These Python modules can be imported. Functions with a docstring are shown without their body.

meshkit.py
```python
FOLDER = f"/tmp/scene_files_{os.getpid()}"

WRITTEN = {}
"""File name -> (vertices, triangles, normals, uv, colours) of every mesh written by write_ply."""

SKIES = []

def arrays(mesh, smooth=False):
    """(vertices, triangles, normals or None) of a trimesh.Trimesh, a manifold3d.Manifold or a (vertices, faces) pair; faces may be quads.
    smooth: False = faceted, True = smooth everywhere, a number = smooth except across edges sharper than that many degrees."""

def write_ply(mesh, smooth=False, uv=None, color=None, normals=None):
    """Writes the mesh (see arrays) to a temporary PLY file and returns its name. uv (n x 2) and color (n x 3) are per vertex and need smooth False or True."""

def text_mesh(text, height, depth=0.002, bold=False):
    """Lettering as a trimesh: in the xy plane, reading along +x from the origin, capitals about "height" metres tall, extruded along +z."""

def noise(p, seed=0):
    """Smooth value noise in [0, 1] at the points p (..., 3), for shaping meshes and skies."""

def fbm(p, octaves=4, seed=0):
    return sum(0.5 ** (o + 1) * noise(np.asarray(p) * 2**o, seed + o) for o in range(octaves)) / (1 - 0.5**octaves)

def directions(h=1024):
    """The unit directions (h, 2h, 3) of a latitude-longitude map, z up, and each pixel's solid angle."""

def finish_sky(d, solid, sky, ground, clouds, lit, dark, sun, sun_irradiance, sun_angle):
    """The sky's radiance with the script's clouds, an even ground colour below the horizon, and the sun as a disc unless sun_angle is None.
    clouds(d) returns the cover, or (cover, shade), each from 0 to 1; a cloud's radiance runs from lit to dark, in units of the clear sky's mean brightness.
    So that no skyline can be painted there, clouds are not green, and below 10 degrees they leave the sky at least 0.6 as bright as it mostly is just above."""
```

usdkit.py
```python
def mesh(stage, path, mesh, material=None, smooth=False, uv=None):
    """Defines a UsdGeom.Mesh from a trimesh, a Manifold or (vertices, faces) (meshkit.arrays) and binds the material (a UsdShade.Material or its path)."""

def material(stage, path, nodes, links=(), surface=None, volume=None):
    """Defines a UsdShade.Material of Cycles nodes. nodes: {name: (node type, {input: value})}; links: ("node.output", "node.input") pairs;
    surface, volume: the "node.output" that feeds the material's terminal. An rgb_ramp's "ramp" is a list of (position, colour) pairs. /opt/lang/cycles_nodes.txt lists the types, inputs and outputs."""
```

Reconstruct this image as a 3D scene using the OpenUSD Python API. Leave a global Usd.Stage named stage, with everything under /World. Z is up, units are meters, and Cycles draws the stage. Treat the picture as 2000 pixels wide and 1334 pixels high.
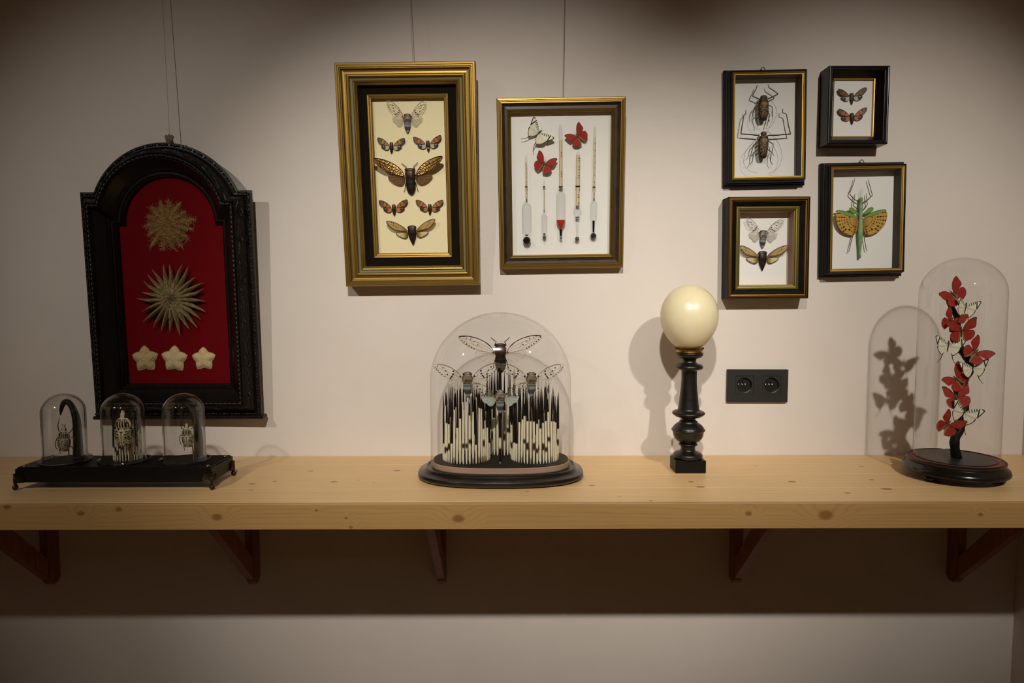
import math, random
import numpy as np, trimesh, shapely, usdkit
import shapely.geometry as sg
from scipy.spatial import Delaunay
from meshkit import fbm, noise
from pxr import Usd, UsdGeom, UsdLux, UsdShade, Gf, Sdf, Vt

stage = Usd.Stage.CreateInMemory()
UsdGeom.SetStageUpAxis(stage, "Z")
UsdGeom.Xform.Define(stage, "/World")
rnd = random.Random(7)
PI = math.pi
V3 = lambda *a: np.array(a, float)

# ------------------------------------------------------------------ camera
F, DIST, CZ, TH, ROLL = 1333.0, 1.73, 1.3137, math.atan(92 / 1333.0), 0.0022
c_, s_ = math.cos(TH), math.sin(TH)
FW, UP, RT = V3(0, c_, -s_), V3(0, s_, c_), V3(1, 0, 0)
R2 = RT * math.cos(ROLL) - UP * math.sin(ROLL)
U2 = UP * math.cos(ROLL) + RT * math.sin(ROLL)
EYE = V3(0, -DIST, CZ)
cam = UsdGeom.Camera.Define(stage, "/World/camera")
cam.CreateFocalLengthAttr(36.0 * F / 2000.0)
cam.CreateHorizontalApertureAttr(36.0)
cam.CreateClippingRangeAttr(Gf.Vec2f(0.05, 100))
cam.CreateExposureAttr(0.0)
cam.AddTransformOp().Set(Gf.Matrix4d(*R2, 0, *U2, 0, *(-FW), 0, *EYE, 1))


def ray(px, py):
    return FW + R2 * (px - 1000) / F - U2 * (py - 667) / F


def PX(px, py, dep):
    """where the line of sight of a pixel meets the vertical plane DEP in front of the wall"""
    r = ray(px, py)
    return EYE + (-dep - EYE[1]) / r[1] * r


def PZ(px, py, z):
    r = ray(px, py)
    return EYE + (z - EYE[2]) / r[2] * r


def mpp(p):
    return float((np.asarray(p) - EYE) @ FW) / F


# ------------------------------------------------------------------ lights (ceiling track spots, out of frame)
def spot(name, pos, target, half, power, color, soft=1.0, radius=0.035):
    l = UsdLux.SphereLight.Define(stage, "/World/" + name)
    l.CreateRadiusAttr(radius)
    l.CreateIntensityAttr(power)
    l.CreateColorAttr(Gf.Vec3f(*color))
    l.AddTransformOp().Set(Gf.Matrix4d().SetLookAt(Gf.Vec3d(*pos), Gf.Vec3d(*target), Gf.Vec3d(0, 0, 1)).GetInverse())
    sh = UsdLux.ShapingAPI.Apply(l.GetPrim())
    sh.CreateShapingConeAngleAttr(half)
    sh.CreateShapingConeSoftnessAttr(soft)


WARM = (1.0, 0.955, 0.86)
spot("track_spot_left", (-1.65, -2.31, 2.62), (-0.64, 0, 1.10), 21.5, 1650, WARM)
spot("track_spot_middle", (-0.12, -2.31, 2.62), (-0.02, 0, 1.14), 21, 4300, WARM)
spot("track_spot_right", (1.0, -2.31, 2.62), (0.82, 0, 1.17), 20, 3400, WARM)
spot("track_spot_back_left", (-2.2, -3.6, 2.62), (-3.4, -3.0, 0.6), 30, 500, WARM)
spot("track_spot_back_right", (0.6, -3.7, 2.62), (0.0, -2.6, 0.0), 40, 1900, WARM)

# ------------------------------------------------------------------ naming, tagging
used = {}


def numbered(parent, name):
    k = (str(parent), name)
    n = used.get(k, 0)
    used[k] = n + 1
    return f"{parent}/{name}" + (f"_{n:03d}" if n else "")


def tag(p, **kw):
    for k, v in kw.items():
        if v:
            p.SetCustomDataByKey({"cat": "category"}.get(k, k), v)
    return p


def pathof(p):
    return "/World" if p is None else str(p.GetPath())


def obj(parent, name, m, mat, smooth=False, col=None, alp=None, label=None, kind=None):
    g = usdkit.mesh(stage, numbered(pathof(parent), name), m, mat, smooth=(True if (col is not None and smooth) else smooth))
    api = UsdGeom.PrimvarsAPI(g)
    if col is not None:
        api.CreatePrimvar("Col", Sdf.ValueTypeNames.Color3fArray, "vertex").Set(Vt.Vec3fArray.FromNumpy(np.asarray(col, np.float32)))
        a = np.ones(len(col)) if alp is None else alp
        api.CreatePrimvar("Alp", Sdf.ValueTypeNames.FloatArray, "vertex").Set(Vt.FloatArray.FromNumpy(np.asarray(a, np.float32)))
    return tag(g.GetPrim(), label=label, kind=kind)


WALL_AXES = (V3(1, 0, 0), V3(0, 0, 1), V3(0, -1, 0))     # x right, y up, z out of the wall
FLOOR_AXES = (V3(1, 0, 0), V3(0, 1, 0), V3(0, 0, 1))


def xform(path, pos, axes, scale=1.0):
    x = UsdGeom.Xform.Define(stage, path)
    X, Y, Z = (np.asarray(a) * scale for a in axes)
    x.AddTransformOp().Set(Gf.Matrix4d(*X, 0, *Y, 0, *Z, 0, *map(float, pos), 1))
    return x.GetPrim()


def thing(name, label, cat, pos=(0, 0, 0), axes=FLOOR_AXES, scale=1.0, group=None):
    return tag(xform(numbered("/World", name), pos, axes, scale), label=label, cat=cat, group=group)


def copy(src, label, pos, axes, scale=1.0, group=None, cat=None):
    name = src.GetName().rstrip("0123456789").rstrip("_") if src.GetName()[-3:].isdigit() else src.GetName()
    p = xform(numbered("/World", name), pos, axes, scale)
    p.GetReferences().AddInternalReference(src.GetPath())
    p.SetInstanceable(True)
    return tag(p, label=label, cat=cat or src.GetCustomDataByKey("category"), group=group)


def struct(name, m, mat, parent=None, smooth=False):
    return obj(parent, name, m, mat, smooth, kind=None if parent else "structure")


def spin(axes, deg):
    X, Y, Z = axes
    a = math.radians(deg)
    return X * math.cos(a) + Y * math.sin(a), Y * math.cos(a) - X * math.sin(a), Z


def tilt(axes, yaw=0, pitch=0):
    """turns about the thing's own Y by yaw and own X by pitch (degrees)"""
    X, Y, Z = axes
    a = math.radians(yaw)
    X, Z = X * math.cos(a) - Z * math.sin(a), Z * math.cos(a) + X * math.sin(a)
    a = math.radians(pitch)
    Y, Z = Y * math.cos(a) + Z * math.sin(a), Z * math.cos(a) - Y * math.sin(a)
    return X, Y, Z


# ------------------------------------------------------------------ colours and materials
def lin(c):
    c = np.asarray(c, float)
    return np.where(c <= 0.04045, c / 12.92, ((np.maximum(c, 0) + 0.055) / 1.055) ** 2.4)


def hx(h):
    return tuple(int(h[i:i + 2], 16) / 255 for i in (0, 2, 4))


LOOKS = "/World/Looks/"


def M(name, base, rough=0.5, metal=0.0, vary=None, bump=None, extra=None):
    """base: sRGB. vary: (second sRGB, scale, (sx,sy,sz) stretch, lo, hi). bump: (scale, strength, distance)"""
    p = {"base_color": tuple(lin(base)), "roughness": rough, "metallic": metal, **(extra or {})}
    nodes, links = {"p": ("principled_bsdf", p)}, []
    if vary or bump:
        nodes["t"] = ("texture_coordinate", {})
    if vary:
        c2, sc, st, lo, hi = vary
        nodes["m"] = ("mapping", {"scale": st})
        nodes["n"] = ("noise_texture", {"scale": sc, "detail": 4, "roughness": 0.6})
        nodes["r"] = ("rgb_ramp", {"ramp": [(lo, tuple(lin(base))), (hi, tuple(lin(c2)))]})
        links += [("t.object", "m.vector"), ("m.vector", "n.vector"), ("n.fac", "r.fac"), ("r.color", "p.base_color")]
    if bump:
        nodes["bn"] = ("noise_texture", {"scale": bump[0], "detail": 3})
        nodes["b"] = ("bump", {"strength": bump[1], "distance": bump[2]})
        links += [("t.object", "bn.vector"), ("bn.fac", "b.height"), ("b.normal", "p.normal")]
    return usdkit.material(stage, LOOKS + name, nodes, links, surface="p.BSDF")


def MC(name, rough=0.5, metal=0.0, alpha=False, trans=0.0, extra=None):
    """a material that takes its colour (and alpha) from the mesh"""
    nodes = {"a": ("attribute", {"attribute": "Col"}), "p": ("principled_bsdf", {"roughness": rough, "metallic": metal, **(extra or {})})}
    links, out = [("a.color", "p.base_color")], "p.BSDF"
    if trans:
        nodes["tl"] = ("translucent_bsdf", {})
        nodes["tm"] = ("mix_closure", {"fac": trans})
        links += [("a.color", "tl.color"), ("p.BSDF", "tm.closure1"), ("tl.BSDF", "tm.closure2")]
        out = "tm.closure"
    if alpha:
        nodes["al"] = ("attribute", {"attribute": "Alp"})
        nodes["tr"] = ("transparent_bsdf", {})
        nodes["mx"] = ("mix_closure", {})
        links += [("al.fac", "mx.fac"), ("tr.BSDF", "mx.closure1"), (out, "mx.closure2")]
        out = "mx.closure"
    return usdkit.material(stage, LOOKS + name, nodes, links, surface=out)


def glass(name, tint=(1, 1, 1), base=0.03, power=4.0, gain=0.8, edge=None, dark=None, ior=1.4, rough=0.035):
    """clear glass that lets light through: transparent, reflecting more at grazing angles; edge=(lo,hi): bends what is behind it where it is seen edge-on; dark: tint at the rim"""
    n = {"lw": ("layer_weight", {"blend": 0.5}), "tr": ("transparent_bsdf", {"color": tint}), "gl": ("glossy_bsdf", {"color": (1, 1, 1), "roughness": rough}),
         "pw": ("math", {"math_type": "power", "value2": power}), "ma": ("math", {"math_type": "multiply_add", "value2": gain, "value3": base, "use_clamp": True}),
         "mx": ("mix_closure", {})}
    l = [("lw.facing", "pw.value1"), ("pw.value", "ma.value1"), ("ma.value", "mx.fac"), ("gl.BSDF", "mx.closure2")]
    if dark:
        n["rp"] = ("rgb_ramp", {"ramp": dark})
        l += [("lw.facing", "rp.fac"), ("rp.color", "tr.color")]
    src = "tr.BSDF"
    if edge:
        n["re"] = ("refraction_bsdf", {"color": tint, "roughness": 0.0, "IOR": ior})
        n["mr"] = ("map_range", {"range_type": "smoothstep", "from_min": edge[0], "from_max": edge[1], "to_min": 0.0, "to_max": 1.0, "clamp": True})
        n["me"] = ("mix_closure", {})
        l += [("lw.facing", "mr.value"), ("mr.result", "me.fac"), ("tr.BSDF", "me.closure1"), ("re.BSDF", "me.closure2")]
        src = "me.closure"
    l.append((src, "mx.closure1"))
    return usdkit.material(stage, LOOKS + name, n, l, surface="mx.closure")


def wood(name, light, dark, knots=(), seed=0.0, grain=120.0, axis_x=True, knot_col="7a4e22", rough=0.45):
    """pine: long wavering grain lines along world x that bend round the knots; knots: (x, y, z, radius, stretch)"""
    n = {"g": ("geometry", {}), "s": ("separate_xyz", {}),
         "m1": ("mapping", {"scale": (1.6, 22, 22), "location": (seed, seed * 3.1, seed * 1.7)}), "n1": ("noise_texture", {"scale": 1.0, "detail": 3}),
         "m2": ("mapping", {"scale": (5, 260, 260), "location": (seed * 2, 0, seed)}), "n2": ("noise_texture", {"scale": 1.0, "detail": 3, "roughness": 0.65}),
         "p": ("principled_bsdf", {"roughness": rough, "specular_ior_level": 0.7})}
    l = [("g.position", "s.vector"), ("g.position", "m1.vector"), ("m1.vector", "n1.vector"), ("g.position", "m2.vector"), ("m2.vector", "n2.vector")]
    warp, kn = None, None
    for i, (x, y, z, r, st) in enumerate(knots):
        n[f"ka{i}"] = ("vector_math", {"math_type": "subtract", "vector2": (x, y, z)})
        n[f"kb{i}"] = ("vector_math", {"math_type": "multiply", "vector2": (1.0 / (r * st), 1.0 / r, 1.0 / r)})
        n[f"kc{i}"] = ("vector_math", {"math_type": "length"})
        n[f"kd{i}"] = ("map_range", {"range_type": "smoothstep", "from_min": 1.25, "from_max": 0.55, "to_min": 0.0, "to_max": 1.0, "clamp": True})
        n[f"ke{i}"] = ("map_range", {"range_type": "smoothstep", "from_min": 5.0, "from_max": 0.0, "to_min": 0.0, "to_max": 1.0, "clamp": True})
        l += [("g.position", f"ka{i}.vector1"), (f"ka{i}.vector", f"kb{i}.vector1"), (f"kb{i}.vector", f"kc{i}.vector1"), (f"kc{i}.value", f"kd{i}.value"), (f"kc{i}.value", f"ke{i}.value")]
        if kn is None:
            kn, warp = f"kd{i}.result", f"ke{i}.result"
        else:
            n[f"kf{i}"] = ("math", {"math_type": "maximum"})
            n[f"kg{i}"] = ("math", {"math_type": "maximum"})
            l += [(kn, f"kf{i}.value1"), (f"kd{i}.result", f"kf{i}.value2"), (warp, f"kg{i}.value1"), (f"ke{i}.result", f"kg{i}.value2")]
            kn, warp = f"kf{i}.value", f"kg{i}.value"
    # grain phase = y*grain*a + z*grain + noise*6 + warp*4
    n["pa"] = ("math", {"math_type": "multiply_add", "value2": grain * 0.8})
    n["pb"] = ("math", {"math_type": "multiply_add", "value2": grain})
    n["pc"] = ("math", {"math_type": "multiply_add", "value2": 4.5})
    l += [("s.y", "pa.value1"), ("s.z", "pb.value1"), ("pa.value", "pb.value3"), ("n1.fac", "pc.value1"), ("pb.value", "pc.value3")]
    n["pa"][1]["value3"] = seed
    ph = "pc.value"
    if warp:
        n["pd"] = ("math", {"math_type": "multiply_add", "value2": 2.6})
        l += [(warp, "pd.value1"), (ph, "pd.value3")]
        ph = "pd.value"
    n["fr"] = ("math", {"math_type": "fraction"})
    n["rp"] = ("rgb_ramp", {"ramp": [(0, (0.0,) * 3), (0.55, (0.15,) * 3), (0.85, (0.85,) * 3), (0.93, (1.0,) * 3), (1.0, (0.0,) * 3)]})
    n["fm"] = ("math", {"math_type": "multiply_add", "value2": 0.34})
    n["n2m"] = ("math", {"math_type": "multiply_add", "value2": 0.7, "value3": -0.3, "use_clamp": True})
    n["c"] = ("mix", {"color1": tuple(lin(light)), "color2": tuple(lin(dark))})
    l += [(ph, "fr.value1"), ("fr.value", "rp.fac"), ("rp.color", "fm.value1"), ("n2.fac", "n2m.value1"), ("n2m.value", "fm.value3"), ("fm.value", "c.fac")]
    out = "c.color"
    if kn:
        n["ck"] = ("mix", {"color2": tuple(lin(hx(knot_col)))})
        n["km"] = ("math", {"math_type": "multiply", "value2": 0.8})
        l += [(kn, "km.value1"), ("km.value", "ck.fac"), (out, "ck.color1")]
        out = "ck.color"
    l.append((out, "p.base_color"))
    return usdkit.material(stage, LOOKS + name, n, l, surface="p.BSDF")


m_wall = M("wall_paint", hx("d8cdc4"), 0.75, vary=(hx("d2c7bd"), 3.0, (1, 1, 1), 0.35, 0.7), bump=(260, 0.12, 0.002))
m_ceiling = M("ceiling_paint", hx("cfc8bf"), 0.8)
m_floor = M("floor_oak", hx("b8905c"), 0.5, vary=(hx("a07a4a"), 8, (1, 12, 1), 0.4, 0.65))
m_black = M("black_lacquer", hx("14110d"), 0.25, vary=(hx("241c14"), 30, (1, 1, 1), 0.45, 0.75), bump=(90, 0.15, 0.001))
m_ebony = M("ebonised_wood", hx("0b0907"), 0.45, vary=(hx("181209"), 40, (1, 1, 8), 0.45, 0.75), bump=(60, 0.25, 0.001), extra={"specular_ior_level": 0.2})
m_matblack = M("matt_black", hx("11100f"), 0.65, extra={"specular_ior_level": 0.25})
m_velvet_black = M("black_velvet", hx("17120c"), 0.9, bump=(900, 0.3, 0.0006), extra={"specular_ior_level": 0.08})
m_carved = M("carved_dark_wood", hx("120d09"), 0.4, vary=(hx("2c160c"), 60, (1, 1, 1), 0.5, 0.8), bump=(220, 0.35, 0.002), extra={"specular_ior_level": 0.3})
m_slope = M("polished_dark_wood", hx("0e0a08"), 0.3, vary=(hx("220c08"), 18, (4, 1, 4), 0.5, 0.8), extra={"specular_ior_level": 0.3})
m_red = M("red_velvet", hx("68040d"), 0.9, bump=(700, 0.2, 0.0008), extra={"specular_ior_level": 0.1, "sheen_weight": 0.1, "sheen_tint": (0.5, 0.02, 0.03)})
m_paper_cream = M("cream_paper", hx("e8dab0"), 0.85, bump=(400, 0.06, 0.0008))
m_paper_white = M("white_paper", hx("e4e1db"), 0.85, bump=(400, 0.06, 0.0008))
m_inner = M("box_lining", hx("4c453d"), 0.8)
m_egg = M("ostrich_shell", hx("e8dab6"), 0.22, vary=(hx("e2d0a4"), 14, (1, 1, 1), 0.35, 0.75), bump=(420, 0.35, 0.0012))
m_brass = M("old_brass", hx("b08a3c"), 0.35, 1.0)
m_bronze = M("dark_bronze", hx("4a3a26"), 0.4, 0.85, vary=(hx("2a2016"), 60, (1, 1, 1), 0.4, 0.7))
m_steel = M("steel", hx("a8a39a"), 0.25, 1.0)
m_plastic = M("anthracite_plastic", hx("242220"), 0.45)
m_recess = M("socket_recess", hx("1a1918"), 0.35)
m_felt = M("pink_felt", hx("a08272"), 0.9, bump=(600, 0.2, 0.001))
m_redfelt = M("red_felt", hx("7a3d2e"), 0.9, bump=(600, 0.2, 0.001))
m_wire = M("nylon_wire", hx("8d857a"), 0.4)
m_bracket = M("stained_pine", hx("9a5e38"), 0.5, vary=(hx("7c4424"), 20, (6, 6, 1), 0.35, 0.7))
m_horn = M("black_horn", hx("0e0c0a"), 0.55, vary=(hx("1d1711"), 40, (1, 1, 6), 0.45, 0.8), bump=(120, 0.4, 0.001), extra={"specular_ior_level": 0.25})
m_leg = M("insect_leg", hx("15110d"), 0.35)
m_col = MC("painted_matt", 0.6)
m_chitin = MC("chitin", 0.42, extra={"specular_ior_level": 0.35})
m_gilt = MC("gilded", 0.42, 0.85)
m_wing = MC("butterfly_wing", 0.75, trans=0.12)
m_clear = MC("clear_wing", 0.35, alpha=True, trans=0.2)
m_goldwing = MC("bronze_wing", 0.22, 0.75, alpha=True)
m_star = MC("dried_starfish", 0.85)
m_quill = MC("quill", 0.3)
m_scale = MC("paper_scale", 0.7)
m_blackglass = M("black_glass", hx("0c0b0b"), 0.08)
m_shot = M("lead_shot", hx("77726a"), 0.15, 0.7)
m_redliquid = M("red_liquid", hx("ae331d"), 0.25)
m_pane = glass("picture_glass", base=0.012, power=5, gain=0.5)
m_dome = glass("dome_glass", base=0.045, power=5, gain=0.5, dark=[(0, (0.975,) * 3), (0.6, (0.95,) * 3), (0.86, (0.86, 0.85, 0.83)), (0.96, (0.62, 0.59, 0.54)), (1, (0.3, 0.27, 0.22))])
m_bell = glass("bell_glass", base=0.04, power=5, gain=0.6, edge=(0.64, 0.93), ior=1.45, dark=[(0, (0.98,) * 3), (0.62, (0.93,) * 3), (0.84, (0.6, 0.58, 0.54)), (1, (0.22,) * 3)])
m_lab = glass("lab_glass", base=0.035, power=5, gain=0.4, dark=[(0, (0.985,) * 3), (0.7, (0.95,) * 3), (0.9, (0.55, 0.53, 0.5)), (1, (0.2,) * 3)])


# ------------------------------------------------------------------ shapes
def join(parts):
    vs, fs, k = [], [], 0
    for v, f in parts:
        f = np.asarray(f)
        if f.shape[1] == 4:
            f = np.vstack([f[:, [0, 1, 2]], f[:, [0, 2, 3]]])
        vs.append(np.asarray(v, float))
        fs.append(f + k)
        k += len(v)
    return np.vstack(vs), np.vstack(fs)


def box(a, b, bevel=0.0):
    a, b = np.minimum(a, b).astype(float), np.maximum(a, b).astype(float)
    if not bevel:
        m = trimesh.creation.box(b - a)
        m.apply_translation((a + b) / 2)
        return np.array(m.vertices), np.array(m.faces)
    pts = []
    for ax in range(3):
        lo, hi = a.copy() + bevel, b.copy() - bevel
        lo[ax], hi[ax] = a[ax], b[ax]
        pts += [[(lo, hi)[i][0], (lo, hi)[j][1], (lo, hi)[k][2]] for i in (0, 1) for j in (0, 1) for k in (0, 1)]
    h = trimesh.convex.convex_hull(np.array(pts))
    return np.array(h.vertices), np.array(h.faces)


def lathe(prof, n=48, squash=None, closed=False):
    """profile (r, z) turned about z; squash(angle) -> (x, y) unit direction for ovals"""
    prof = np.asarray(prof, float)
    t = np.arange(n) * 2 * PI / n
    d = np.stack([np.cos(t), np.sin(t)], 1)
    if squash is None:
        v = np.concatenate([np.c_[r * d, np.full(n, z)] for r, z in prof])
    else:
        v = np.concatenate([np.c_[squash(r, t), np.full(n, z)] for r, z in prof])
    f, m = [], len(prof)
    for i in range(m if closed else m - 1):
        k = (i + 1) % m
        a = i * n + np.arange(n)
        b = i * n + (np.arange(n) + 1) % n
        f.append(np.c_[a, b, k * n + (np.arange(n) + 1) % n, k * n + np.arange(n)])
    return v, np.vstack(f)


def tube(pts, radii, n=7, cap=True):
    p = np.asarray(pts, float)
    r = np.broadcast_to(radii, (len(p),)).astype(float)
    if cap:
        d0, d1 = p[0] - p[1], p[-1] - p[-2]
        d0, d1 = d0 / np.linalg.norm(d0), d1 / np.linalg.norm(d1)
        p = np.vstack([p[0] + d0 * r[0] * 0.5, p, p[-1] + d1 * r[-1] * 0.5])
        r = np.r_[r[0] * 0.05, r, r[-1] * 0.05]
    t = np.gradient(p, axis=0)
    t /= np.linalg.norm(t, axis=1, keepdims=True) + 1e-15
    ref = V3(0, 0, 1) if abs(t[:, 2]).max() < 0.92 else (V3(0, 1, 0) if abs(t[:, 1]).max() < 0.92 else V3(1, 0.31, 0.2))
    a = np.cross(t, ref)
    a /= np.linalg.norm(a, axis=1, keepdims=True) + 1e-15
    b = np.cross(t, a)
    ang = np.arange(n) * 2 * PI / n
    v = (p[:, None] + r[:, None, None] * (np.cos(ang)[None, :, None] * a[:, None] + np.sin(ang)[None, :, None] * b[:, None])).reshape(-1, 3)
    f = []
    for i in range(len(p) - 1):
        k = np.arange(n)
        f.append(np.c_[i * n + k, i * n + (k + 1) % n, (i + 1) * n + (k + 1) % n, (i + 1) * n + k])
    return v, np.vstack(f)


def curve(pts, n=6):
    """Catmull-Rom through the points"""
    p = np.asarray(pts, float)
    q = np.vstack([2 * p[0] - p[1], p, 2 * p[-1] - p[-2]])
    out = []
    for i in range(1, len(q) - 2):
        for t in np.arange(n) / n:
            a, b, c, d = q[i - 1], q[i], q[i + 1], q[i + 2]
            out.append(0.5 * (2 * b + (c - a) * t + (2 * a - 5 * b + 4 * c - d) * t * t + (3 * b - a - 3 * c + d) * t ** 3))
    out.append(p[-1])
    return np.array(out)


def ball(c, r, sub=2):
    m = trimesh.creation.icosphere(subdivisions=sub)
    return np.array(m.vertices) * r + np.asarray(c, float), np.array(m.faces)


def extrude(poly, z0, z1):
    m = trimesh.creation.extrude_polygon(poly, z1 - z0, engine="earcut")
    return np.array(m.vertices) + [0, 0, z0], np.array(m.faces)


def smooth_ring(pts, it=2):
    p = np.asarray(pts, float)
    for _ in range(it):
        q = np.roll(p, -1, 0)
        p = np.stack([0.75 * p + 0.25 * q, 0.25 * p + 0.75 * q], 1).reshape(-1, 2)
    return p


def sheet(outline, step, zf=None, it=2):
    """a fine triangle sheet inside an outline; returns vertices, faces, polygon"""
    poly = sg.Polygon(smooth_ring(outline, it)).buffer(0)
    if poly.geom_type != "Polygon":
        poly = max(poly.geoms, key=lambda g: g.area)
    n = max(12, int(poly.exterior.length / step))
    edge = np.array([poly.exterior.interpolate(i / n, normalized=True).coords[0] for i in range(n)])
    x0, y0, x1, y1 = poly.bounds
    gx, gy = np.meshgrid(np.arange(x0, x1, step), np.arange(y0, y1, step * 0.87))
    gx = gx + (np.arange(len(gx)) % 2)[:, None] * step / 2
    g = np.c_[gx.ravel(), gy.ravel()]
    inner = poly.buffer(-step * 0.45)
    g = g[shapely.contains_xy(inner, g[:, 0], g[:, 1])] if not inner.is_empty else g[:0]
    p = np.vstack([edge, g])
    tri = Delaunay(p).simplices
    cen = p[tri].mean(1)
    tri = tri[shapely.contains_xy(poly, cen[:, 0], cen[:, 1])]
    z = np.zeros(len(p)) if zf is None else zf(p[:, 0], p[:, 1])
    v = np.c_[p, z]
    d = np.cross(v[tri[:, 1]] - v[tri[:, 0]], v[tri[:, 2]] - v[tri[:, 0]])[:, 2]
    tri[d < 0] = tri[d < 0][:, ::-1]
    return v, tri, poly


def dseg(p, a, b):
    a, b = np.asarray(a, float), np.asarray(b, float)
    ab = b - a
    t = np.clip(((p - a) @ ab) / (ab @ ab + 1e-12), 0, 1)
    return np.linalg.norm(p - a - t[:, None] * ab, axis=1)


def paint(p, poly, base, strokes, soft):
    """colours with alpha at points p: strokes ('l', polyline, half width, colour), ('d', points, radius, colour), ('b', width, colour)"""
    p = np.asarray(p)[:, :2]
    c = np.asarray(base(p) if callable(base) else base, float)
    c = np.broadcast_to(c, (len(p), c.shape[-1])).copy()
    if c.shape[1] == 3:
        c = np.c_[c, np.ones(len(c))]
    for s in strokes:
        if s[0] == "l":
            d = np.min([dseg(p, a, b) for a, b in zip(s[1][:-1], s[1][1:])], 0)
        elif s[0] == "d":
            d = np.min([np.hypot(p[:, 0] - x, p[:, 1] - y) for x, y in s[1]], 0)
        else:
            d = shapely.distance(poly.exterior, shapely.points(p))
            s = (s[0], None, s[1], s[2])
        k = np.clip((s[2] + soft / 2 - d) / soft, 0, 1)[:, None]
        col = np.asarray(s[3], float)
        col = np.r_[col, 1.0] if len(col) == 3 else col
        c = c * (1 - k) + col * k
    return lin(c[:, :3]), c[:, 3]


def loft(st, n=16, flat=1.0):
    """body along y from stations (y, half width, height above, height below)"""
    t = np.arange(n) * 2 * PI / n
    v, f = [], []
    for y, w, h, b in st:
        v.append(np.c_[w * np.cos(t), np.full(n, y), np.where(np.sin(t) > 0, h, b) * np.sin(t)])
    m = len(st)
    k = np.arange(n)
    for i in range(m - 1):
        f.append(np.c_[i * n + k, (i + 1) * n + k, (i + 1) * n + (k + 1) % n, i * n + (k + 1) % n])
    v = np.vstack(v)
    v = np.vstack([v, [[0, st[0][0], 0], [0, st[-1][0], 0]]])
    q = np.vstack(f)
    tri = np.vstack([q[:, [0, 1, 2]], q[:, [0, 2, 3]], np.c_[np.full(n, len(v) - 2), k, (k + 1) % n], np.c_[np.full(n, len(v) - 1), (m - 1) * n + (k + 1) % n, (m - 1) * n + k]])
    return v, tri


def refine(st, n=40):
    """smooth stations"""
    return curve(np.asarray(st, float), max(2, n // (len(st) - 1)))


# ------------------------------------------------------------------ the room
CORNER = 1.31
struct("wall_back", box((-4.2, 0, -0.02), (CORNER + 0.12, 0.12, 2.8)), m_wall)
struct("wall_right", box((CORNER, -5.2, -0.02), (CORNER + 0.12, -0.0005, 2.8)), m_wall)
struct("wall_left", box((-4.2, -5.2, -0.02), (-4.08, -0.0005, 2.8)), m_wall)
struct("wall_front", box((-4.08, -5.2, -0.02), (CORNER, -5.08, 2.8)), m_wall)
struct("floor", box((-4.2, -5.2, -0.1), (CORNER + 0.12, 0.12, -0.021)), m_floor)
struct("ceiling", box((-4.2, -5.2, 2.801), (CORNER + 0.12, 0.12, 2.9)), m_ceiling)

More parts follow.
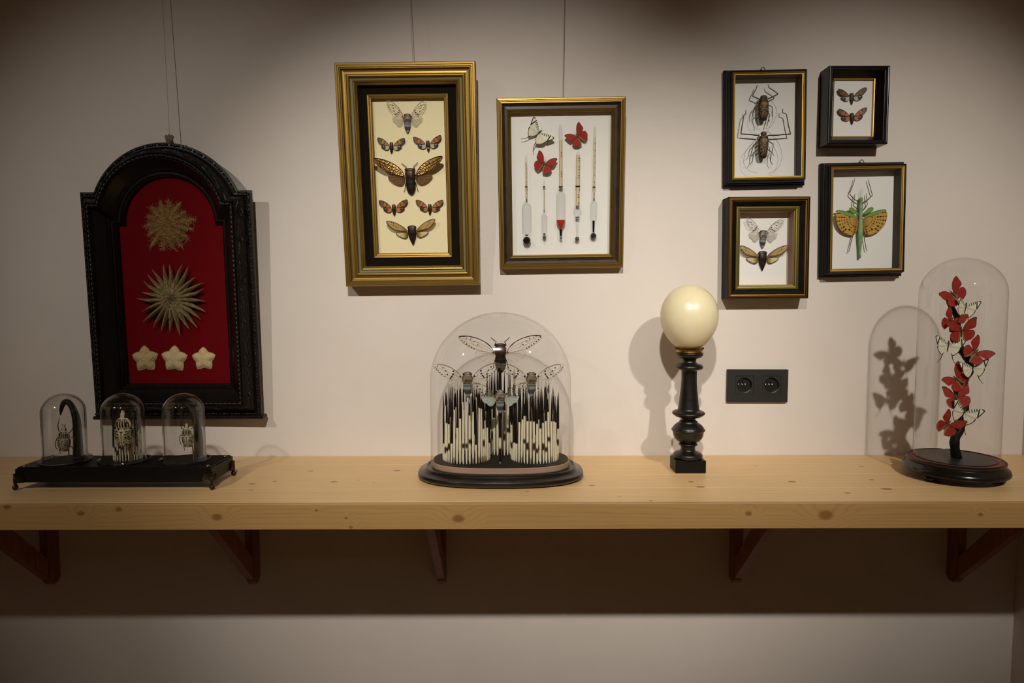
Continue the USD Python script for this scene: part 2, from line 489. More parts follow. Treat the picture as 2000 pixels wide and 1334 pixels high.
# ------------------------------------------------------------------ the shelf
SH, ST, SDEP = 0.9, 0.0517, 0.404
KN = lambda lst, z=None, y=None: None
front_knots = [(*PX(x, y, SDEP), r, 1.5) for x, y, r in tuple((x, y, r * .62) for x, y, r in ((14, 990, .009), (158, 1003, .009), (232, 995, .008), (424, 1010, .012), (618, 997, .004), (676, 1012, .004), (685, 1030, .005), (895, 1013, .014), (1462, 1003, .008), (1613, 1006, .017), (1915, 1005, .006)))]
top_knots = [(*PZ(x, y, SH), r, 1.7) for x, y, r in tuple((x, y, r * .55) for x, y, r in ((652, 941, .009), (775, 919, .010), (492, 945, .008), (490, 957, .006), (607, 920, .008), (537, 940, .007), (1350, 941, .008), (1368, 951, .011), (1547, 941, .011), (1655, 963, .008), (1682, 911, .007), (1272, 978, .005), (1156, 948, .008), (1732, 955, .014), (1702, 937, .007), (1475, 910, .006), (700, 938, .004), (730, 943, .004), (1030, 960, .005), (1210, 970, .004)))]
shelf = thing("wall_shelf", "long thick pine shelf running along the whole wall", "shelf", (0, 0, 0))
cuts = [0.001, 0.089, 0.185, 0.292, SDEP - 0.013, SDEP]
for i, (a, b) in enumerate(zip(cuts[:-1], cuts[1:])):
    kn = [k for k in top_knots if a <= -k[1] < b]
    if i == 4:
        kn = front_knots
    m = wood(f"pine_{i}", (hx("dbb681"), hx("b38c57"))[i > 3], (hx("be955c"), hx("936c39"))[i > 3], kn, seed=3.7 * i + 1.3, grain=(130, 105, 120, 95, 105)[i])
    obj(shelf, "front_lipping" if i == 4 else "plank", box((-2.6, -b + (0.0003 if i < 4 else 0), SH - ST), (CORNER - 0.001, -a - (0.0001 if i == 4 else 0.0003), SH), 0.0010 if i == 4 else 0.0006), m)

bracket = None
for px, side, lab in ((117, 1, "stained wooden shelf bracket at the far left end"), (508, 1, "stained wooden shelf bracket below the arched black frame"), (872, 1, "stained wooden shelf bracket seen edge-on below the wide glass dome"),
                      (1424, -1, "stained wooden shelf bracket below the double power socket"), (1849, -1, "stained wooden shelf bracket at the far right, below the butterfly dome")):
    x = PX(px, 1085, 0)[0] - side * 0.0105
    pos = (x, -0.0008, SH - ST - 0.0005)
    if bracket is None:
        bracket = thing("shelf_bracket", lab, "bracket", pos, group="brackets under the shelf")

        def slab(pl, t):
            v, f = extrude(sg.Polygon(pl), -t / 2, t / 2)
            return np.c_[v[:, 2], -v[:, 0], v[:, 1]], f[:, ::-1]
        post = sg.Polygon([(0, 0), (0.042, 0), (0.042, -0.215), (0.036, -0.262), (0.028, -0.272), (0.012, -0.272), (0.0, -0.262)]).buffer(-0.001).buffer(0.001)
        obj(bracket, "post", slab(post.exterior.coords, 0.021), m_bracket)
        obj(bracket, "brace", slab([(0.0425, -0.2), (0.0425, -0.2545), (0.304, 0.0), (0.2395, 0.0)], 0.019), m_bracket)
        obj(bracket, "arm", slab([(0.0425, 0), (0.239, 0), (0.209, -0.03), (0.0425, -0.03)], 0.019), m_bracket)
    else:
        copy(bracket, lab, pos, FLOOR_AXES, group="brackets under the shelf")


# ------------------------------------------------------------------ picture frames
def rot(yaw, lean, roll):
    cy, sy, cl, sl, co, so = math.cos(yaw), math.sin(yaw), math.cos(lean), math.sin(lean), math.cos(roll), math.sin(roll)
    return np.array([[cy, -sy, 0], [sy, cy, 0], [0, 0, 1]]) @ np.array([[1, 0, 0], [0, cl, -sl], [0, sl, cl]]) @ np.array([[co, 0, so], [0, 1, 0], [-so, 0, co]])


class Frame:
    def __init__(s, name, label, x, z, w, h, yaw, lean, roll, y=-0.001):
        m = rot(yaw, lean, roll)
        s.axes = (m[:, 0], m[:, 2], -m[:, 1])
        # push away from the wall until nothing of the back stands in it
        back = [-(m[:, 0] * u + m[:, 2] * v)[1] for u in (-w / 2, w / 2) for v in (0, h)]
        s.pos, s.w, s.h = V3(x, y + min(0, min(back)), z), w, h
        s.t = thing(name, label, "picture frame" if name != "arched_frame" else "display frame", s.pos, s.axes)

    def local(s, px, py, n):
        r = ray(px, py)
        o = s.pos + s.axes[2] * n
        t = ((o - EYE) @ s.axes[2]) / (r @ s.axes[2])
        d = EYE + r * t - s.pos
        return V3(d @ s.axes[0], d @ s.axes[1], n)

    def world(s, l):
        return s.pos + s.axes[0] * l[0] + s.axes[1] * l[1] + s.axes[2] * l[2]

    def at(s, px, py, n):
        return s.world(s.local(px, py, n))


def sweep(prof, w, h, colour=None, close=True):
    """four mitred rails; prof: (inset, height) pairs; colour(i, t) per profile point"""
    prof = [tuple(p) for p in prof]
    loop = prof + ([prof[0]] if close else [])
    c = lambda p: np.array([(-w / 2 + p[0], p[0], p[1]), (w / 2 - p[0], p[0], p[1]), (w / 2 - p[0], h - p[0], p[1]), (-w / 2 + p[0], h - p[0], p[1])])
    v, f, col = [], [], []
    for i in range(len(loop) - 1):
        a, b = c(loop[i]), c(loop[i + 1])
        for k in range(4):
            q = (k + 1) % 4
            n = len(v)
            v += [a[k], a[q], b[q], b[k]]
            f.append((n, n + 1, n + 2, n + 3))
            if colour is not None:
                ca, cb = colour[i % len(prof)], colour[(i + 1) % len(prof)]
                col += [ca, ca, cb, cb]
    return (np.array(v), np.array(f)), (None if colour is None else lin(np.array(col)))


def fine(prof, step=0.0006):
    out = [prof[0]]
    for a, b in zip(prof[:-1], prof[1:]):
        n = max(1, int(math.hypot(b[0] - a[0], b[1] - a[1]) / step))
        out += [(a[0] + (b[0] - a[0]) * k / n, a[1] + (b[1] - a[1]) * k / n) for k in range(1, n + 1)]
    return out


def gilt(prof, seed, hi="c8a052", lo="655024", dark=0.25):
    """streaks of worn gilding along the rail"""
    r = np.random.default_rng(seed)
    n = len(prof)
    t = np.clip(0.5 + 0.33 * r.standard_normal(n), 0, 1)
    t = 0.65 * t + 0.35 * np.interp(np.arange(n), np.linspace(0, n, max(3, n // 7)), r.random(max(3, n // 7)))
    t = np.where(r.random(n) < dark * 0.4, t * 0.3, t)[:, None]
    return np.array(hx(lo)) * (1 - t) + np.array(hx(hi)) * t


def rail(fr, name, prof, mat=None, seed=None, inset=0.0, lab=None, **kw):
    prof = [(u + inset, v) for u, v in prof]
    if seed is not None:
        prof = fine(prof)
        m, col = sweep(prof, fr.w, fr.h, gilt(prof, seed, **kw))
        return obj(fr.t, name, m, m_gilt, col=col, label=lab)
    m, _ = sweep(prof, fr.w, fr.h)
    return obj(fr.t, name, m, mat, label=lab)


def board(fr, name, inset, n0, n1, mat):
    return obj(fr.t, name, box((-fr.w / 2 + inset, inset, n0), (fr.w / 2 - inset, fr.h - inset, n1)), mat)


def ring(fr, u, r=0.0055):
    t = np.linspace(0, PI, 15)
    return obj(fr.t, "hanging_ring", tube(np.c_[u + r * np.cos(t), fr.h + r * 1.5 * np.sin(t) - 0.001, np.full(15, 0.006)], 0.0009), m_bronze, smooth=True)


g1 = Frame("gold_frame", "large tall gilt frame with black liner holding seven cicadas", -0.2442, 1.3396, 0.3298, 0.5233, 0, 0.1041, -0.0095)
rail(g1, "outer_moulding", [(0, 0), (0, .040), (.002, .044), (.006, .044), (.007, .0425), (.010, .0425), (.0115, .040), (.013, .040), (.0135, .036), (.016, .0345), (.020, .0338), (.024, .0345), (.0265, .0365), (.0275, .0385), (.0295, .039), (.0315, .038), (.033, .0355), (.033, 0)], seed=1)
rail(g1, "painted_strip", [(.0332, .02), (.0332, .0335), (.0388, .0325), (.0388, .02)], M("olive_paint", hx("6b6440"), 0.5), lab="olive painted strip")
rail(g1, "inner_moulding", [(.039, .012), (.039, .034), (.041, .0355), (.0435, .0345), (.045, .031), (.0465, .0295), (.048, .0265), (.048, .012)], seed=2)
rail(g1, "liner", [(.0475, .008), (.0475, .016), (.0685, .0145), (.0685, .008)], m_velvet_black, lab="black velvet liner")
rail(g1, "slip", [(.0680, .006), (.0680, .0182), (.0695, .019), (.072, .0185), (.074, .0162), (.077, .0155), (.0785, .0145), (.079, .006)], seed=3)
board(g1, "backing_board", .0785, .002, .006, m_paper_cream)
board(g1, "back_plate", .030, .0, .0018, m_matblack)
board(g1, "glass_pane", .0482, .0205, .0220, m_pane)

g2 = Frame("gold_frame", "smaller gilt frame holding butterflies and glass hydrometers", 0.1232, 1.3813, 0.307, 0.4047, 0, 0.1324, -0.0129)
rail(g2, "outer_moulding", [(0, 0), (0, .023), (.0015, .0265), (.0045, .027), (.0055, .0255), (.008, .0258), (.009, .0245), (.0115, .0248), (.013, .022), (.013, 0)], seed=4)
rail(g2, "painted_strip", [(.013, .004), (.013, .020), (.0185, .0165), (.0235, .017), (.0235, .004)], M("brown_stain", hx("3a2415"), 0.45, vary=(hx("241508"), 40, (1, 1, 1), .4, .7)), lab="dark brown stained strip")
rail(g2, "green_line", [(.0234, .004), (.0234, .018), (.0252, .0182), (.0252, .004)], M("green_paint", hx("22352c"), 0.5), lab="thin dark green line")
rail(g2, "slip", [(.0251, .003), (.0251, .0195), (.0268, .021), (.029, .0195), (.0315, .0175), (.033, .0165), (.033, .003)], seed=5)
board(g2, "backing_board", .0325, .001, .003, m_paper_white)
board(g2, "back_plate", .012, .0, .0009, m_matblack)
board(g2, "glass_pane", .0255, .0222, .0235, m_pane)


def black_gold(name, lab, x, z, w, h, lean, roll, seed, ring_u):
    fr = Frame(name, lab, x, z, w, h, 0, lean, roll)
    rail(fr, "outer_moulding", [(0, 0), (0, .009), (.0015, .011), (.003, .0115), (.0035, .015), (.0042, .0165), (.006, .0168), (.0068, .021), (.0078, .026), (.0088, .0305), (.0098, .032), (.0098, .0385), (.0104, .0395), (.0125, .039), (.0131, .0375), (.0131, 0)], m_ebony)
    rail(fr, "slip", [(.0131, .006), (.0131, .0372), (.0145, .038), (.0165, .0372), (.0175, .0362), (.0195, .036), (.0195, .0335), (.0195, .006)], seed=seed, hi="cfa44a", lo="80632a", dark=0.1)
    rail(fr, "inner_wall", [(.0195, .004), (.0195, .0335), (.0203, .0335), (.0203, .004)], m_inner)
    board(fr, "backing_board", .0196, .001, .0038, m_paper_white)
    board(fr, "back_plate", .012, .0, .0009, m_matblack)
    board(fr, "glass_pane", .0176, .0337, .0350, m_pane)
    ring(fr, ring_u)
    return fr


f3 = black_gold("black_frame", "black and gold box frame holding two long-legged beetles", 0.6271, 1.5814, 0.2018, 0.2814, 0.006, -0.0155, 11, -0.004)
f6 = black_gold("black_frame", "black and gold box frame holding a green winged stick insect", 0.8743, 1.3558, 0.2058, 0.282, 0.004, -0.0165, 12, 0.0)

f4 = Frame("black_frame", "small plain black box frame holding two small cicadas", 0.8368, 1.6751, 0.1461, 0.1851, 0, 0, 0.0014)
rail(f4, "outer_moulding", [(0, 0), (0, .047), (.001, .0495), (.003, .050), (.005, .0495), (.006, .0475), (.008, .0475), (.009, .046), (.0105, .0455), (.022, .026), (.0225, .022), (.0225, 0)], M("black_frame_lacquer", hx("0d0a08"), 0.3, vary=(hx("1c120c"), 40, (1, 1, 1), .5, .8), extra={"specular_ior_level": 0.28}))
rail(f4, "slip", [(.0224, .016), (.0224, .0245), (.0245, .0240), (.025, .0175), (.025, .016)], seed=13, hi="cfa44a", lo="80632a", dark=0.1)
board(f4, "backing_board", .0226, .012, .0172, m_paper_white)
board(f4, "back_plate", .0226, .0, .0009, m_matblack)
board(f4, "glass_pane", .0227, .0248, .0258, m_pane)

f5 = Frame("black_frame", "deep black box frame with olive-gilt inner moulding and two cicadas", 0.6294, 1.3017, 0.1999, 0.2482, 0, 0.0, -0.0065)
rail(f5, "box_side", [(0, 0), (0, .0462), (.0005, .0462), (.0005, 0)], m_matblack)
rail(f5, "outer_moulding", [(.0006, .0), (.0006, .047), (.002, .0495), (.004, .050), (.005, .0485), (.007, .0485), (.008, .046), (.0105, .0455), (.012, .042), (.012, 0)], seed=14, hi="a87c36", lo="2c1c0b", dark=0.6)
rail(f5, "liner", [(.012, .006), (.012, .042), (.022, .0355), (.022, .006)], m_ebony)
rail(f5, "slip", [(.022, .006), (.022, .038), (.0235, .0395), (.026, .0395), (.0272, .0375), (.030, .037), (.031, .034), (.0335, .033), (.034, .031), (.034, .006)], seed=15, hi="978645", lo="4a4224", dark=0.2)
rail(f5, "inner_wall", [(.034, .004), (.034, .0305), (.0348, .0305), (.0348, .004)], M("pink_lining", hx("9a7764"), 0.8))
board(f5, "backing_board", .0341, .001, .0038, m_paper_white)
board(f5, "back_plate", .012, .0, .0009, m_matblack)
board(f5, "glass_pane", .0342, .0308, .0320, m_pane)

# ------------------------------------------------------------------ the arched frame with starfish
fc = Frame("arched_frame", "carved black arched frame lined in red holding starfish", -0.8383, 1.0114, 0.4218, 0.5556, -0.028, 0.032, -0.0065)
CA, CS, CYC, CR = 0.2109, 0.5556, 0.4786, 0.1927


def arch(u, dens=1.0):
    """the frame's outline moved inwards by u, as a closed row of points with the same count for every u"""
    a, b, s, R = CA - u, u, CS - u, CR - u
    xc = math.sqrt(max(R * R - (s - CYC) ** 2, 1e-9))
    xc = min(xc, a - 0.0008)
    t0 = math.atan2(s - CYC, xc)
    n = lambda k: max(2, int(k * dens))
    L = lambda p, q, k: [np.array(p) + (np.array(q) - np.array(p)) * i / k for i in range(k)]
    ang = np.linspace(t0, PI - t0, n(170))
    P = L((-a, b), (a, b), n(130)) + L((a, b), (a, s), n(170)) + L((a, s), (xc, s), n(12))
    P += [np.array((R * math.cos(t), CYC + R * math.sin(t))) for t in ang]
    P += L((-xc, s), (-a, s), n(12)) + L((-a, s), (-a, b), n(170))
    return np.array(P)


def arch_sweep(prof, dens=1.0, disp=None, close=False):
    rows = []
    for i, (u, z) in enumerate(prof):
        p = arch(u, dens)
        zz = np.full(len(p), z)
        if disp is not None:
            s = np.r_[0, np.cumsum(np.linalg.norm(np.diff(p, axis=0), axis=1))]
            zz = zz + disp(s, i / (len(prof) - 1), p)
        rows.append(np.c_[p, zz])
    n, v, f = len(rows[0]), np.vstack(rows), []
    m = len(rows)
    k = np.arange(n)
    for i in range(m if close else m - 1):
        j = (i + 1) % m
        f.append(np.c_[i * n + k, i * n + (k + 1) % n, j * n + (k + 1) % n, j * n + k])
    return v, np.vstack(f)


def bands(pts, step=0.0012):
    return fine(pts, step)


obj(fc.t, "case", arch_sweep([(.0115, .0155), (0, .0155), (0, .024), (.004, .026), (.016, .026), (.016, 0), (.0115, 0)], 0.4, close=True), m_carved, smooth=35)
obj(fc.t, "outer_fillet", arch_sweep(bands([(.0095, .025), (.0105, .0285), (.012, .0285), (.013, .026)]), 0.6), m_slope, smooth=35)
vine = lambda s, t, p: 0.0045 * math.sin(PI * t) * (np.abs(np.sin(s * 68 + 2.2 * math.sin(7 * t) + 3 * noise(np.c_[s * 40, s * 0 + t * 3, s * 0]))) ** 1.5 + 0.9 * fbm(np.c_[p * 130, np.full(len(p), t)], 3) - 0.5)
obj(fc.t, "carved_band", arch_sweep(bands([(.013, .026), (.018, .036), (.024, .047), (.0285, .053)], 0.0016), 2.2, vine), m_carved, smooth=50)
obj(fc.t, "inner_fillet", arch_sweep(bands([(.0283, .052), (.0290, .0565), (.0305, .0575), (.0320, .056), (.0325, .054)]), 0.8), m_slope, smooth=35)
rope = arch(0.0362, 5)
s_ = np.r_[0, np.cumsum(np.linalg.norm(np.diff(rope, axis=0), axis=1))]
k_ = np.arange(12) * 2 * PI / 12
nrm = np.roll(rope, -1, 0) - np.roll(rope, 1, 0)
nrm = np.c_[-nrm[:, 1], nrm[:, 0]] / (np.linalg.norm(nrm, axis=1, keepdims=True) + 1e-9)
rr = 0.0036 * (1 + 0.24 * np.cos(s_[:, None] * 2 * PI / 0.0115 + 2 * k_[None]))
rv = np.concatenate([rope[:, None, :] + nrm[:, None, :] * (rr * np.cos(k_))[..., None], (0.0555 + rr * np.sin(k_))[..., None]], -1)
nr = len(rope)
ii, jj = np.meshgrid(np.arange(nr), np.arange(12), indexing="ij")
rf = np.stack([ii * 12 + jj, ((ii + 1) % nr) * 12 + jj, ((ii + 1) % nr) * 12 + (jj + 1) % 12, ii * 12 + (jj + 1) % 12], -1).reshape(-1, 4)
obj(fc.t, "rope_moulding", (rv.reshape(-1, 3), rf), m_carved, smooth=True)
obj(fc.t, "inner_slope", arch_sweep(bands([(.0395, .05), (.0405, .054), (.0418, .054), (.0425, .051), (.050, .041), (.060, .028), (.0675, .0215), (.0685, .0185)]), 0.8), m_slope, smooth=30)
obj(fc.t, "sight_edge", arch_sweep(bands([(.0682, .017), (.0690, .0195), (.0735, .0195), (.0745, .0165), (.0795, .0125), (.0800, .010), (.0800, .004)]), 0.8), m_slope, smooth=30)


def beads(name, u, z, gap, r, flat=1.0, every=None):
    p = arch(u, 3)
    s = np.r_[0, np.cumsum(np.linalg.norm(np.diff(p, axis=0), axis=1))]
    parts = []
    for k in range(int(s[-1] / gap)):
        x, y = np.interp(k * gap, s, p[:, 0]), np.interp(k * gap, s, p[:, 1])
        x2, y2 = np.interp(k * gap + gap * .3, s, p[:, 0]), np.interp(k * gap + gap * .3, s, p[:, 1])
        L = 2.6 if (every and k % every == 0) else 1.0
        m = trimesh.creation.icosphere(subdivisions=1)
        v = np.array(m.vertices) * [r * L, r, r]
        a = math.atan2(y2 - y, x2 - x)
        parts.append((np.c_[x + v[:, 0] * math.cos(a) - v[:, 1] * math.sin(a), y + v[:, 0] * math.sin(a) + v[:, 1] * math.cos(a), z + v[:, 2]], np.array(m.faces)))
    return obj(fc.t, name, join(parts), m_carved, smooth=True, kind="stuff")


beads("bead_moulding", 0.0056, 0.0262, 0.0098, 0.0030, every=3)
beads("pearl_row", 0.0712, 0.0198, 0.0036, 0.0011)
for (x, y) in [(0.188, 0.43), (0.189, 0.33), (0.187, 0.23), (0.189, 0.13), (0.19, 0.50), (0.188, 0.05)]:   # carved leaves on the band
    parts = []
    for q in range(5):
        a = rnd.uniform(0, 2 * PI)
        pts = curve([(x, y, .040), (x + .006 * math.cos(a), y + .010 * math.sin(a), .043), (x + .009 * math.cos(a + .9), y + .018 * math.sin(a + .6), .040)], 5)
        parts.append(tube(pts, np.linspace(.0026, .0008, len(pts)), 7))
    obj(fc.t, "carved_leaf", join(parts), m_carved, smooth=True)
obj(fc.t, "foot_ledge", box((-.2165, -.008, 0), (.2165, .0005, .030), .002), m_carved)
inner = sg.Polygon(arch(.0788, .5)).buffer(0)
obj(fc.t, "red_backing", extrude(inner, .003, .0055), m_red)
obj(fc.t, "back_plate", extrude(sg.Polygon(arch(.012, .4)).buffer(0), 0.0, .002), m_matblack)
obj(fc.t, "glass_pane", extrude(sg.Polygon(arch(.0655, .4)).buffer(0), .0235, .025), m_pane)
clip_top = fc.local(331, 262, .012)
cp = sg.Polygon([(-.0065, 0), (.0065, 0), (.0085, .012), (.0105, .0165), (.0075, .0205), (.003, .019), (0, .0222), (-.003, .019), (-.0075, .0205), (-.0105, .0165), (-.0085, .012)]).buffer(.0004)
yb = CYC + CR - .001
v, f = extrude(cp, .010, .014)
obj(fc.t, "hanging_clip", join([(v + [clip_top[0] - .001, yb, 0], f), box((-.0075 + clip_top[0], yb, .004), (.0060 + clip_top[0], yb + .007, .018), .001)]), M("nickel", hx("4a443a"), 0.3, 1.0))

# starfish: each one a thing, fixed to the velvet
RED_N = .0055


def starfish_mesh(arms, r_in, r_out, thick, wob, seed, tipw, rings=26, colour=("b39a6b", "6f5a36"), grain=240, pinch=1.0):
    r_ = np.random.default_rng(seed)
    n = arms * 14
    t = np.arange(n) * 2 * PI / n
    ph = (t * arms / (2 * PI)) % 1.0
    a_id = np.floor(t * arms / (2 * PI)).astype(int) % arms
    lens = 1 + wob * r_.standard_normal(arms)
    bend = wob * 1.4 * r_.standard_normal(arms)
    d = np.abs(ph - 0.5) * 2                                 # 0 on the arm's axis, 1 between arms
    prof = (np.clip(1 - d / 1.0, 0, 1)) ** tipw
    R = r_in + (r_out * lens[a_id] - r_in) * prof
    v, f = [], []
    for i in range(rings):
        q = (i + 1) / rings
        rr = R * q
        far = np.clip((rr - r_in) / (r_out - r_in), 0, 1)
        wd = np.sqrt(np.clip(1 - q ** 2.2, 0, 1))
        ridge = np.where(rr > r_in * .55, 1 - .55 * d ** 2 * np.clip((rr - r_in * .55) / (r_in * .45), 0, 1), 1)
        z = thick * wd * ridge * (1 - .45 * far)
        tt = t + bend[a_id] * far ** 2 * pinch
        v.append(np.c_[rr * np.cos(tt), rr * np.sin(tt), z])
    v = np.vstack([np.zeros((1, 3)) + [0, 0, thick], *v])
    k = np.arange(n)
    f.append(np.c_[np.zeros(n, int), 1 + k, 1 + (k + 1) % n])
    q4 = []
    for i in range(rings - 1):
        a = 1 + i * n
        q4.append(np.c_[a + k, a + n + k, a + n + (k + 1) % n, a + (k + 1) % n])
    q4 = np.vstack(q4)
    f = np.vstack([f[0], q4[:, [0, 1, 2]], q4[:, [0, 2, 3]]])
    nz = noise(v * grain / r_out * .08 + 5, seed)
    v[:, 2] += (nz - .5) * thick * .22
    v[:, 2] = np.maximum(v[:, 2], 0)
    c = np.array(hx(colour[0])) * nz[:, None] + np.array(hx(colour[1])) * (1 - nz[:, None])
    return v, f, c


def flat_thing(fr, name, lab, cat, px, py, n, deg=0, scale=1.0, group=None):
    return thing(name, lab, cat, fr.at(px, py, n), spin(fr.axes, deg), scale, group)


# spiny crown at the top
t_ = flat_thing(fc, "spiny_starfish", "spiny many-armed brown starfish at the top of the red panel", "starfish", 330, 440, RED_N)
v, f, c = starfish_mesh(15, .037, .066, .011, .05, 3, .75, colour=("a8814a", "5a4020"))
obj(t_, "body", (v, f), m_star, smooth=True, col=lin(c))
sp, r_ = [], np.random.default_rng(5)
tm_ = trimesh.Trimesh(v, f, process=False)
rad = np.hypot(v[:, 0], v[:, 1])
pick = r_.choice(len(v), 1100, replace=False, p=(rad + .004) / (rad + .004).sum())
for k in pick:
    d = tm_.vertex_normals[k] * [1.3, 1.3, .8] + r_.normal(0, .35, 3)
    d[2] = abs(d[2]) * .8 + .1
    d /= np.linalg.norm(d)
    p0 = v[k] - d * .001
    sp.append(tube([p0, p0 + d * r_.uniform(.005, .0105) * (.7 if rad[k] < .03 else 1.15)], [.00065, .0002], 4, cap=False))
obj(t_, "spines", join(sp), M("starfish_spine", hx("b08c52"), .8), kind="stuff")

t_ = flat_thing(fc, "sun_starfish", "large pale brown sunflower starfish with two dozen pointed arms", "starfish", 338, 584, RED_N + .009, 4)
v, f, c = starfish_mesh(23, .045, .0885, .013, .045, 9, 1.4, rings=40, colour=("bda36e", "4a3b22"), grain=420)
rad = np.hypot(v[:, 0], v[:, 1])
c = c * (.55 + .75 * noise(v * 900, 4)[:, None])
c = np.clip(c, 0, 1) * (1 - .45 * np.exp(-(rad / .013) ** 2))[:, None]
obj(t_, "body", (v, f), m_star, smooth=True, col=lin(c))
obj(t_, "mount", tube([(0, 0, -.009), (0, 0, .002)], .006, 12), m_matblack)
m_rim = M("starfish_rim", hx("c9b384"), .85)
for i, (x, lab, rot_) in enumerate(((284.8, "leftmost of the three cream cushion starfish", 2), (341.7, "middle of the three cream cushion starfish", -3), (398.6, "rightmost of the three cream cushion starfish, the smallest", 1))):
    t_ = flat_thing(fc, "cushion_starfish", lab, "starfish", x, 701, RED_N, 90 - 36 + rot_, (1.0, 1.0, .9)[i], group="cushion starfish in the bottom row")
    v, f, c = starfish_mesh(5, .0235, .0345, .010, .01, 20 + i, 1.1, colour=(("cdb585", "a88f60"), ("d6c397", "b9a172"), ("e0c998", "c0a673"))[i], grain=300)
    obj(t_, "body", (v, f), m_star, smooth=True, col=lin(c))
    pl, rim = sg.Polygon(v[-70:, :2]), []
    for k in range(96):
        q = pl.exterior.interpolate(k / 96, normalized=True).coords[0]
        rim.append(ball((q[0] * .985, q[1] * .985, .0018), .0009, 1))
    obj(t_, "edge_plates", join(rim), m_rim, smooth=True, kind="stuff")


# hanging wires
def wire(lab, px0, py0, fr, top_px):
    a = fr.at(px0, py0, .004) if fr else PX(px0, py0, .004)
    b = PX(top_px, 0, 0.0)
    d = b - a
    top = a + d * ((2.80 - a[2]) / d[2])
    top[1] = min(top[1], -.003)
    p = thing("hanging_wire", lab, "wire", a)
    obj(p, "cord", tube([(0, 0, 0), top - a], .0007, 6), m_wire)


wire("thin picture wire holding the arched black frame", 331, 264, fc, 326.5)
wire("thin picture wire holding the large gilt frame", 806.5, 121, g1, 806)
wire("thin picture wire holding the smaller gilt frame", 1099, 190, g2, 1099.5)

# ------------------------------------------------------------------ insects: designs in the units of a measured drawing
B = {"black": hx("120e0b"), "dark": hx("2a1c10"), "brown": hx("4a2e18")}


class Design:
    def __init__(s, unit):
        s.unit, s.parts, s.first = unit, [], None       # unit: drawing units per photo pixel

    def add(s, name, v, f, mat, col=None, alp=None, smooth=True):
        s.parts.append((name, np.asarray(v, float), f, mat, col, alp, smooth))

    def wing(s, name, outline, base, strokes, mat, z=0.0, bend=0.0, step=None, dih=0.0, ripple=0.0, sides=(1, -1), turn=None, it=1):
        step = step or s.unit * 0.42
        zf = lambda x, y: z + dih * np.abs(x) + bend * (x / (15 * s.unit)) ** 2 * s.unit + ripple * s.unit * (fbm(np.c_[x / s.unit / 1.6, y / s.unit / 1.1, x * 0], 3) - .5)
        v, f, poly = sheet(outline, step, zf, it)
        c, a = paint(v, poly, base, strokes, step)
        if turn:
            t_a, (cx, cy) = math.radians(turn[0]), turn[1:]
            x, y = v[:, 0] - cx, v[:, 1] - cy
            v = np.c_[cx + x * math.cos(t_a) - y * math.sin(t_a), cy + x * math.sin(t_a) + y * math.cos(t_a), v[:, 2]]
        for k in sides:
            s.add(name, v * [k, 1, 1], f if k == 1 else f[:, ::-1], mat, c, a)

    def legs(s, name, lines, r, z=0.0, mat=None, both=False):
        for ln in lines:
            for k in ((1, -1) if both else (1,)):
                p = np.array([(x * k, y, (q[2] if len(q) > 2 else z)) for q in ln for x, y in [q[:2]]], float)
                s.add(name, *tube(p, np.linspace(r, r * .55, len(p)), 6), mat or m_leg)

    def body(s, name, st, colf, mat, n=20, fine_=48):
        v, f = loft(refine(st, fine_), n)
        s.add(name, v, f, mat, lin(colf(v)))

    def place(s, name, lab, cat, pos, axes, scale, group=None):
        if s.first is None:
            s.first = thing(name, lab, cat, pos, axes, scale, group)
            for nm, v, f, mat, col, alp, sm in s.parts:
                obj(s.first, nm, (v, f), mat, sm, col, alp)
            return s.first
        return copy(s.first, lab, pos, axes, scale, group, cat)

    def on(s, fr, name, lab, cat, px, py, n, deg=0, size=1.0, group=None, pin=True):
        p = fr.at(px, py, n)
        sc = mpp(p) / s.unit * size
        return s.place(name, lab, cat, p, spin(fr.axes, deg), sc, group)


def rel(pts, cx, cy):
    return [(x - cx, cy - y) for x, y in pts]


def banded(a, b, per, lo=-1e9, hi=1e9):
    """body colour: rings of two tones along y"""
    return lambda v: np.where((np.sin(v[:, 1] * 2 * PI / per) > .3)[:, None] & ((v[:, 1] > lo) & (v[:, 1] < hi))[:, None], np.array(hx(b)), np.array(hx(a)))


def mottled(a, b, scale, seed=1, thr=.5):
    return lambda v: np.where((noise(v * scale, seed) > thr)[:, None], np.array(hx(b)), np.array(hx(a)))


def pin(d, y, depth, r=None):
    r = r or d.unit * .22
    d.add("pin", *tube([(0, y, 0), (0, y, -depth)], r, 6, cap=False), m_steel)


